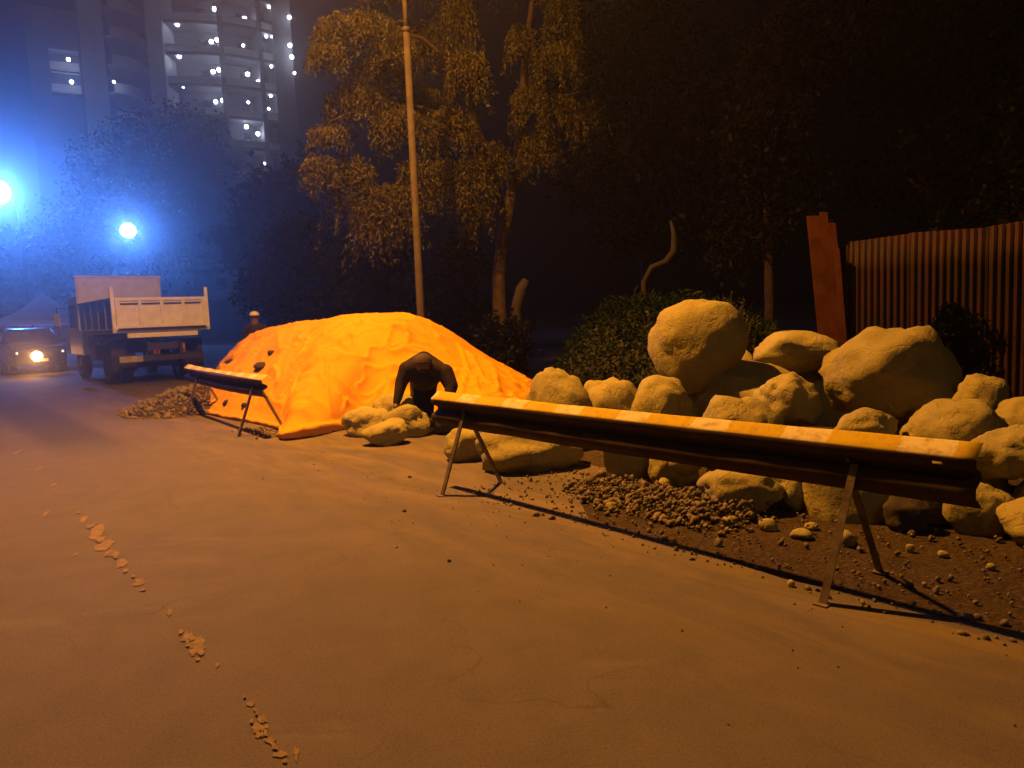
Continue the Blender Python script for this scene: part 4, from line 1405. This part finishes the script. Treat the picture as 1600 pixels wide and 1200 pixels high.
# white canopy beyond the car
cn = empty('canopy_tent', at(70, 500, 36)); cn.location.z = 0
tag(cn, 'white peaked canopy tent beyond the car at the left', 'tent')
V, F = [], []
n = 14
for i in range(n + 1):
    for j in range(n + 1):
        x, y = -1.7 + 3.4 * i / n, -1.7 + 3.4 * j / n
        r_ = max(abs(x), abs(y)) / 1.7
        V.append((x, y, 2.15 + 1.35 * (1 - r_) ** 1.7))
for i in range(n):
    for j in range(n):
        a = i * (n + 1) + j
        F.append((a, a + n + 1, a + n + 2, a + 1))
link('roof', np_mesh('roof', V, F), M['canopy'], cn, None, False)
for sx in (-1, 1):
    for sy in (-1, 1):
        MB().tube([(sx * 1.65, sy * 1.65, 0), (sx * 1.65, sy * 1.65, 2.2)], 0.03, 8).build('leg', M['steel'], cn)
for (a, b_) in (((-1.7, -1.7), (1.7, -1.7)), ((1.7, -1.7), (1.7, 1.7)), ((1.7, 1.7), (-1.7, 1.7)), ((-1.7, 1.7), (-1.7, -1.7))):
    mb = MB()
    mb.v += [(a[0], a[1], 2.16), (b_[0], b_[1], 2.16), (b_[0], b_[1], 1.92), (a[0], a[1], 1.92)]
    mb.f.append((0, 1, 2, 3))
    mb.build('valance', M['canopy'], cn)

# ================================================================= PEOPLE
def body_mesh(name, segs, voxel=0.016, smooth_it=5):
    """one continuous skin grown round tapered limb segments: (a, b, ra, rb)"""
    S = ICO2
    V, F, off = [], [], 0
    for (a, b_, ra, rb) in segs:
        a, b_ = np.array(a, float), np.array(b_, float)
        m = max(2, int(np.linalg.norm(b_ - a) / (min(ra, rb) * 0.45)) + 1)
        for k in np.linspace(0, 1, m):
            V.append(S[0] * (ra + (rb - ra) * k) + a + (b_ - a) * k)
            F.append(S[1] + off)
            off += len(S[0])
    me = np_mesh(name + '_raw', np.concatenate(V), np.concatenate(F))
    tmp = bpy.data.objects.new('tmp', me)
    COL.objects.link(tmp)
    r_ = tmp.modifiers.new('r', 'REMESH')
    r_.mode = 'VOXEL'
    r_.voxel_size = voxel
    s_ = tmp.modifiers.new('s', 'SMOOTH')
    s_.iterations = smooth_it
    s_.factor = 0.5
    dg = bpy.context.evaluated_depsgraph_get()
    out = bpy.data.meshes.new_from_object(tmp.evaluated_get(dg))
    out.name = name
    bpy.data.objects.remove(tmp)
    bpy.data.meshes.remove(me)
    return out

def paint_body(me, rules, mats):
    for m in mats:
        me.materials.append(m)
    for p in me.polygons:
        p.material_index = rules(p.center)
        p.use_smooth = True

def hand_segs(wrist, tip_dir, side, spread):
    w, d = np.array(wrist, float), np.array(tip_dir, float)
    d /= np.linalg.norm(d)
    s_ = np.array(side, float); s_ /= np.linalg.norm(s_)
    up_ = np.cross(d, s_)
    palm = w + d * 0.075
    seg = [(w, palm, 0.030, 0.036), (w + s_ * 0.018, palm + s_ * 0.025, 0.022, 0.018), (w - s_ * 0.018, palm - s_ * 0.025, 0.022, 0.018)]
    for i, L_ in enumerate((0.062, 0.078, 0.074, 0.058)):
        b0 = palm + s_ * (-0.033 + 0.022 * i) + d * 0.008
        k1 = b0 + d * L_ * 0.55 + up_ * 0.012
        k2 = k1 + d * L_ * 0.35 - up_ * 0.028
        seg += [(b0, k1, 0.0095, 0.009), (k1, k2, 0.009, 0.0075)]
    t0 = w + d * 0.025 - s_ * 0.03 * spread
    t1 = t0 - s_ * 0.032 * spread + d * 0.03
    seg += [(t0, t1, 0.012, 0.010), (t1, t1 + d * 0.03 - up_ * 0.01, 0.010, 0.008)]
    return seg

# --- bending person
pb = at(664, 600, 10.0); pb.z = 0
per = empty('person', pb, math.atan2(-pb.x, pb.y) * 1.0)
tag(per, 'person in dark clothes and brown cap bending over the boulders before the tarpaulin', 'person')
rel = lambda px, py, dy: (at(px, py, 10.0 + dy) - pb)
hl_, hr_ = rel(618, 618, -0.12), rel(702, 618, -0.14)
rotI = Matrix.Rotation(-per.rotation_euler.z, 3, 'Z')
def LP(px, py, dy): return tuple(rotI @ (at(px, py, 10.0 + dy) - pb))
sh_l, sh_r = LP(636, 577, 0.02), LP(695, 582, 0.02)
el_l, el_r = LP(627, 598, -0.02), LP(705, 603, -0.04)
wr_l, wr_r = LP(620, 628, -0.12), LP(700, 634, -0.16)
nk, hdc = LP(661, 571, 0.0), LP(660, 567, -0.16)
chest, waist, pelv = LP(664, 585, 0.10), LP(662, 588, 0.26), LP(661, 597, 0.42)
hp_l, hp_r = LP(652, 600, 0.42), LP(672, 600, 0.42)
kn_l, kn_r = LP(650, 636, 0.17), LP(670, 638, 0.17)
an_l, an_r = (kn_l[0] - 0.03, kn_l[1] + 0.28, 0.10), (kn_r[0] + 0.03, kn_r[1] + 0.28, 0.10)
segs = [(pelv, waist, 0.175, 0.19), (waist, chest, 0.20, 0.23), (chest, nk, 0.20, 0.12), (chest, sh_l, 0.15, 0.11), (chest, sh_r, 0.15, 0.11), (nk, sh_l, 0.135, 0.115), (nk, sh_r, 0.135, 0.11), (LP(662, 564, 0.08), LP(643, 573, 0.08), 0.14, 0.12), (LP(662, 564, 0.08), LP(684, 575, 0.08), 0.14, 0.11),
        (nk, hdc, 0.09, 0.10), (hdc, (hdc[0], hdc[1] - 0.02, hdc[2] - 0.05), 0.112, 0.09),
        (sh_l, el_l, 0.12, 0.09), (el_l, wr_l, 0.09, 0.055), (sh_r, el_r, 0.125, 0.10), (el_r, wr_r, 0.095, 0.055),
        (pelv, hp_l, 0.13, 0.115), (pelv, hp_r, 0.13, 0.115), (hp_l, kn_l, 0.112, 0.078), (hp_r, kn_r, 0.112, 0.078),
        (kn_l, an_l, 0.076, 0.052), (kn_r, an_r, 0.076, 0.052),
        ((hdc[0], hdc[1] - 0.09, hdc[2] - 0.02), (hdc[0], hdc[1] - 0.105, hdc[2] - 0.035), 0.018, 0.016)]
me = body_mesh('body', segs)
def rule_a(c):
    if (c - Vector(hdc)).length < 0.125 and c.y < nk[1] + 0.0: return 2
    if c.z < 0.46 and abs(c.x) < 0.2 and c.y > -0.05: return 1
    if (c - Vector(pelv)).length < 0.2 and c.z < pelv[2] - 0.03: return 1
    return 0
paint_body(me, rule_a, [M['jacket'], M['trouser'], M['skin']])
link('body', me, None, per)
for w_, e_, sp__ in ((wr_l, el_l, -1), (wr_r, el_r, 1)):
    hm = body_mesh('hand', hand_segs(w_, np.array(w_) - np.array(e_) + np.array([0, -0.05, 0]), (1, 0, 0), sp__), 0.006, 2)
    link('hand', hm, M['skin'], per, None, True)
for a_ in (an_l, an_r):
    sm_ = body_mesh('shoe', [((a_[0], a_[1] + 0.04, 0.055), (a_[0], a_[1] - 0.06, 0.055), 0.05, 0.05), ((a_[0], a_[1] - 0.06, 0.05), (a_[0], a_[1] - 0.18, 0.04), 0.048, 0.036), (a_, (a_[0], a_[1], 0.06), 0.055, 0.05)], 0.012, 3)
    link('shoe', sm_, M['dark_metal'], per, None, True)
def cap(parent, c, r_, mat, brim_dir=-1):
    V, F = [], []
    n, m = 24, 8
    for j in range(m + 1):
        a = (math.pi / 2) * j / m
        for i in range(n):
            b_ = 2 * math.pi * i / n
            V.append((c[0] + r_ * math.sin(a) * math.cos(b_), c[1] + r_ * 1.08 * math.sin(a) * math.sin(b_), c[2] + r_ * 0.85 * math.cos(a)))
    for j in range(m):
        for i in range(n):
            F.append((j * n + i, (j + 1) * n + i, (j + 1) * n + (i + 1) % n, j * n + (i + 1) % n))
    cp_ = link('cap', np_mesh('cap', V, F), mat, parent, None, True)
    mb_ = MB()
    pts_ = []
    for i in range(11):
        b_ = math.pi * (0.12 + 0.76 * i / 10)
        pts_.append((c[0] + r_ * 1.02 * math.cos(b_), c[1] + brim_dir * r_ * (0.45 + 1.15 * math.sin(b_))))
    mb_.prism(pts_, 2, c[2] - 0.004, c[2] + 0.006)
    mb_.build('brim', mat, cp_)
cap(per, (hdc[0], hdc[1], hdc[2] + 0.02), 0.13, M['cap_brown'])

# --- standing person behind the heap
p2 = at(398, 500, 17.6); p2.z = 0
per2 = empty('person', p2, math.atan2(-p2.x, p2.y))
tag(per2, 'person in dark clothes and white cap standing behind the left end of the tarpaulin', 'person')
topz = at(398, 485, 17.6).z
k = topz / 1.80
def S2(x, y, z): return (x * k, y * k, z * k)
segs = [(S2(0, 0, .98), S2(0, 0, 1.18), .15 * k, .14 * k), (S2(0, 0, 1.18), S2(0, 0, 1.38), .145 * k, .15 * k), (S2(0, 0, 1.40), S2(0, 0, 1.52), .12 * k, .08 * k),
        (S2(0, 0, 1.52), S2(0, -.01, 1.64), .075 * k, .10 * k), (S2(0, -.01, 1.66), S2(0, -.02, 1.58), .105 * k, .092 * k), (S2(0, -.10, 1.63), S2(0, -.115, 1.615), .018, .016)]
for sx in (-1, 1):
    segs += [(S2(0, 0, 1.40), S2(sx * .19, 0, 1.41), .11 * k, .08 * k), (S2(sx * .19, 0, 1.41), S2(sx * .25, .02, 1.13), .072 * k, .055 * k), (S2(sx * .25, .02, 1.13), S2(sx * .26, -.05, .88), .053 * k, .038 * k),
             (S2(sx * .09, 0, .96), S2(sx * .11, -.01, .52), .105 * k, .068 * k), (S2(sx * .11, -.01, .52), S2(sx * .11, .02, .09), .066 * k, .045 * k)]
me = body_mesh('body', segs)
paint_body(me, lambda c: 2 if c.z > 1.50 * k else (1 if c.z < 0.95 * k and abs(c.x) < .23 else 0), [M['jacket'], M['trouser'], M['skin']])
link('body', me, None, per2)
for sx in (-1, 1):
    hm = body_mesh('hand', hand_segs(S2(sx * .26, -.05, .88), (0, -.2, -1), (0, 1, 0), 1), 0.008, 2)
    link('hand', hm, M['skin'], per2, None, True)
    link('shoe', body_mesh('shoe', [(S2(sx * .11, .04, .05), S2(sx * .11, -.12, .045), .05, .045), (S2(sx * .11, -.12, .045), S2(sx * .11, -.18, .04), .045, .035)], 0.012, 3), M['dark_metal'], per2, None, True)
cap(per2, S2(0, -.01, 1.69), .112 * k, M['cap_white'])

# crumpled plastic bag between the boulders and the near rail end
bagp = at(694, 640, 9.0)
bag_v = rock_verts(ICO2[0], 77, 0.9, 0.3, 0.08) * np.array([0.075, 0.06, 0.07])
gb = ground(694, 700)
o = boulder(684, 703, 630, 650, 9.6, 'crumpled white plastic scrap by the left end of the near rail', 0, 0, 0.8, 0.9, 0.3, 'plastic', None, 'plastic_scrap', ICO2, 'scrap')
boulder(668, 740, 640, 684, 9.8, 'dark boulder in shade behind the left end of the near rail', 0, 0, 0.8, 0.6, 0.12, 'dark_stone', GL)

# ================================================================= TOWERS
def arc_strip(r0, r1, z0, z1, a0, a1, n):
    """closed ring segment between radii, heights and angles (radians)"""
    V, F = [], []
    for i in range(n + 1):
        a = a0 + (a1 - a0) * i / n
        c, s_ = math.cos(a), math.sin(a)
        V += [(r0 * c, r0 * s_, z0), (r1 * c, r1 * s_, z0), (r1 * c, r1 * s_, z1), (r0 * c, r0 * s_, z1)]
    for i in range(n):
        b0 = i * 4
        for k in range(4):
            F.append((b0 + k, b0 + (k + 1) % 4, b0 + 4 + (k + 1) % 4, b0 + 4 + k))
    F += [(0, 1, 2, 3), (n * 4 + 3, n * 4 + 2, n * 4 + 1, n * 4)]
    me = bpy.data.meshes.new('arc')
    me.from_pydata(V, [], F)
    bm = bmesh.new(); bm.from_mesh(me); bmesh.ops.recalc_face_normals(bm, faces=bm.faces); bm.to_mesh(me); bm.free()
    return me
FLOOR = 3.25
bm = bmesh.new(); bmesh.ops.create_uvsphere(bm, u_segments=10, v_segments=6, radius=0.21)
bulb_me = bpy.data.meshes.new('lamp'); bm.to_mesh(bulb_me); bm.free()
bulb_me.materials.append(M['bulb'])
bm = bmesh.new(); bmesh.ops.create_uvsphere(bm, u_segments=8, v_segments=5, radius=0.14)
bulb_sm = bpy.data.meshes.new('lamp'); bm.to_mesh(bulb_sm); bm.free()
bulb_sm.materials.append(M['bulb'])

RT = 15.0                                            # radius of the bowed facade
TY = 81.0                                            # depth of its nearest point
tc = at(352, 300, TY)
_o = Vector((tc.x, tc.y, 0)).normalized()
T1 = Vector((tc.x, tc.y, 0)) + _o * RT
tower = empty('bowed_tower', T1, math.atan2(-T1.x, T1.y))    # local -Y towards the camera
tag(tower, 'bowed apartment tower with many lit balconies high at the upper left', 'building')
FLOOR = 3.19
NF = 14
def tang(px):
    """angle on the bowed facade seen at photo column px"""
    d = ray(px, 120)
    ox, oy = -T1.x, -T1.y
    qa, qb, qc = d.x ** 2 + d.y ** 2, 2 * (ox * d.x + oy * d.y), ox ** 2 + oy ** 2 - RT ** 2
    kk = (-qb - math.sqrt(max(0, qb * qb - 4 * qa * qc))) / (2 * qa)
    p = Matrix.Rotation(-tower.rotation_euler.z, 3, 'Z') @ Vector((ox + d.x * kk, oy + d.y * kk, 0))
    return math.atan2(p.y, p.x)
A = {k: tang(k) for k in (238, 262, 266, 345, 353, 407, 413, 437, 442)}
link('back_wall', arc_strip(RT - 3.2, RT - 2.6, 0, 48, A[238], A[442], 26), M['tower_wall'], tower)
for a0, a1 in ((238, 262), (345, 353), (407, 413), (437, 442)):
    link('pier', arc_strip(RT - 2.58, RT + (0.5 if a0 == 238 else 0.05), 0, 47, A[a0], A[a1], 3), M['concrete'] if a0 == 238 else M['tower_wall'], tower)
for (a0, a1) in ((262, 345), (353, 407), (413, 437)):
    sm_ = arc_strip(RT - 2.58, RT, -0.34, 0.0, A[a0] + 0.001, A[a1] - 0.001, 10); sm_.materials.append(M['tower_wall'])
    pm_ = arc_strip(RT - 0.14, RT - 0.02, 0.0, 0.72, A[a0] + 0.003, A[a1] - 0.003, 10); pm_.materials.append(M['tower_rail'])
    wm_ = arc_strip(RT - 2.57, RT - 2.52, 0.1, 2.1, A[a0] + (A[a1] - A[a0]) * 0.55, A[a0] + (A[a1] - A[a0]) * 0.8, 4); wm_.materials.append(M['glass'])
    for i in range(1, NF):
        z = i * FLOOR + 1.5
        link('balcony_slab', sm_, None, tower, (0, 0, z))
        link('parapet', pm_, None, tower, (0, 0, z + 0.002))
        link('balcony_door', wm_, None, tower, (0, 0, z))
def tower_bulb(px, py, Yoff, big=True, parent=None, base=None):
    parent, base = parent or tower, base or T1
    if parent is tower and Yoff < -2:                    # just inside the bowed facade
        d = ray(px, py)
        ox, oy = -base.x, -base.y
        qa, qb, qc = d.x ** 2 + d.y ** 2, 2 * (ox * d.x + oy * d.y), ox ** 2 + oy ** 2 - (RT - 0.5) ** 2
        disc = qb * qb - 4 * qa * qc
        kk = (-qb - math.sqrt(disc)) / (2 * qa) if disc > 0 else -qb / (2 * qa)
        p = Vector((0, 0, CAM_H)) + d * kk - base
    else:
        p = at(px, py, Yoff) - base
    p = Matrix.Rotation(-parent.rotation_euler.z, 3, 'Z') @ p
    link('balcony_lamp', bulb_me if big else bulb_sm, None, parent, tuple(p))
for (px, py) in [(335, 14), (277, 38), (330, 65), (339, 62), (280, 88), (333, 112), (342, 109), (286, 134), (337, 159), (348, 157), (382, 29), (387, 116), (385, 198), (403, 209)]:
    tower_bulb(px, py, -4.9)
for (px, py) in [(380, 71), (388, 160), (403, 127), (413, 256), (420, 11), (428, 11), (425, 57), (416, 57), (424, 104), (423, 150), (420, 170), (433, 134)]:
    tower_bulb(px, py, -4.4, False)
sb_c = Matrix.Rotation(-tower.rotation_euler.z, 3, 'Z') @ (at(457, 300, 84.5) - T1)
MB().box((sb_c.x, sb_c.y + 2.0, 23), (2.0, 4.0, 46)).build('stair_block', M['tower_wall'], tower)
for (px, py) in [(452, 27), (453, 71), (456, 89)]:
    tower_bulb(px, py, 84.0)
tower_bulb(460, 114, 84.0, False)

T2 = at(192, 300, 84); T2.z = 0
tw2 = empty('balcony_tower', T2, math.atan2(-T2.x, T2.y))
tag(tw2, 'grey tower with sweeping unlit balconies left of the lit bowed tower', 'building')
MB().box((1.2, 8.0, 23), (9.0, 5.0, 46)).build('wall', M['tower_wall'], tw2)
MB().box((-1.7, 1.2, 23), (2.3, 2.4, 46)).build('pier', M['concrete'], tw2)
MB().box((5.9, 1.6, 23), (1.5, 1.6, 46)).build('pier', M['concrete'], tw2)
b_me = arc_strip(3.6, 4.0, -0.3, 0.75, R(268), R(352), 14); b_me.materials.append(M['tower_rail'])
s_me = arc_strip(0.1, 3.6, -0.3, -0.05, R(260), R(358), 14); s_me.materials.append(M['concrete'])
for i in range(1, NF):
    z = i * 2.95 + 0.5
    link('balcony_parapet', b_me, None, tw2, (0.2, 4.6, z)).scale = (1, 1.8, 1)
    link('balcony_slab', s_me, None, tw2, (0.2, 4.6, z)).scale = (1, 1.8, 1)
tower_bulb(178, 128, 80.5, False, tw2, T2)

T3 = at(116, 300, 92); T3.z = 0
tw3 = empty('side_block', T3, math.atan2(-T3.x, T3.y))
tag(tw3, 'dim block with two lit balconies at the far left of the towers', 'building')
MB().box((0, 3, 20), (7.0, 5, 40)).build('wall', M['tower_wall'], tw3)
for py in (92, 127):
    zz = at(100, py, 92).z
    MB().box((0.4, -0.1, zz - 1.5), (3.4, 1.6, 0.2)).build('balcony_slab', M['concrete'], tw3)
    MB().box((0.4, -0.85, zz - 1.0), (3.4, 0.1, 0.8)).build('parapet', M['tower_rail'], tw3)
    MB().box((0.4, -0.1, zz + 0.7), (3.4, 1.6, 0.2)).build('balcony_roof', M['concrete'], tw3)
tower_bulb(107, 93, 89.5, True, tw3, T3)
tower_bulb(112, 128, 89.5, True, tw3, T3)

# ================================================================= HAZE
mb = MB().box((-10, 52, 26), (190, 120, 56))
hz = mb.build('haze', None)  # added air volume; its scatter stands in for the camera's halo
m = bpy.data.materials.new('halo_haze')
m.use_nodes = True
nt = m.node_tree
nt.nodes.clear()
pv = nt.nodes.new('ShaderNodeVolumePrincipled')
pv.inputs['Color'].default_value = (0.9, 0.9, 0.95, 1)
pv.inputs['Density'].default_value = HAZE_DENSITY
pv.inputs['Anisotropy'].default_value = 0.90
ou = nt.nodes.new('ShaderNodeOutputMaterial')
nt.links.new(pv.outputs[0], ou.inputs['Volume'])
hz.data.materials.append(m)
tag(hz, 'thin night haze added to imitate the camera halo round the lamps', 'haze', kind='stuff')
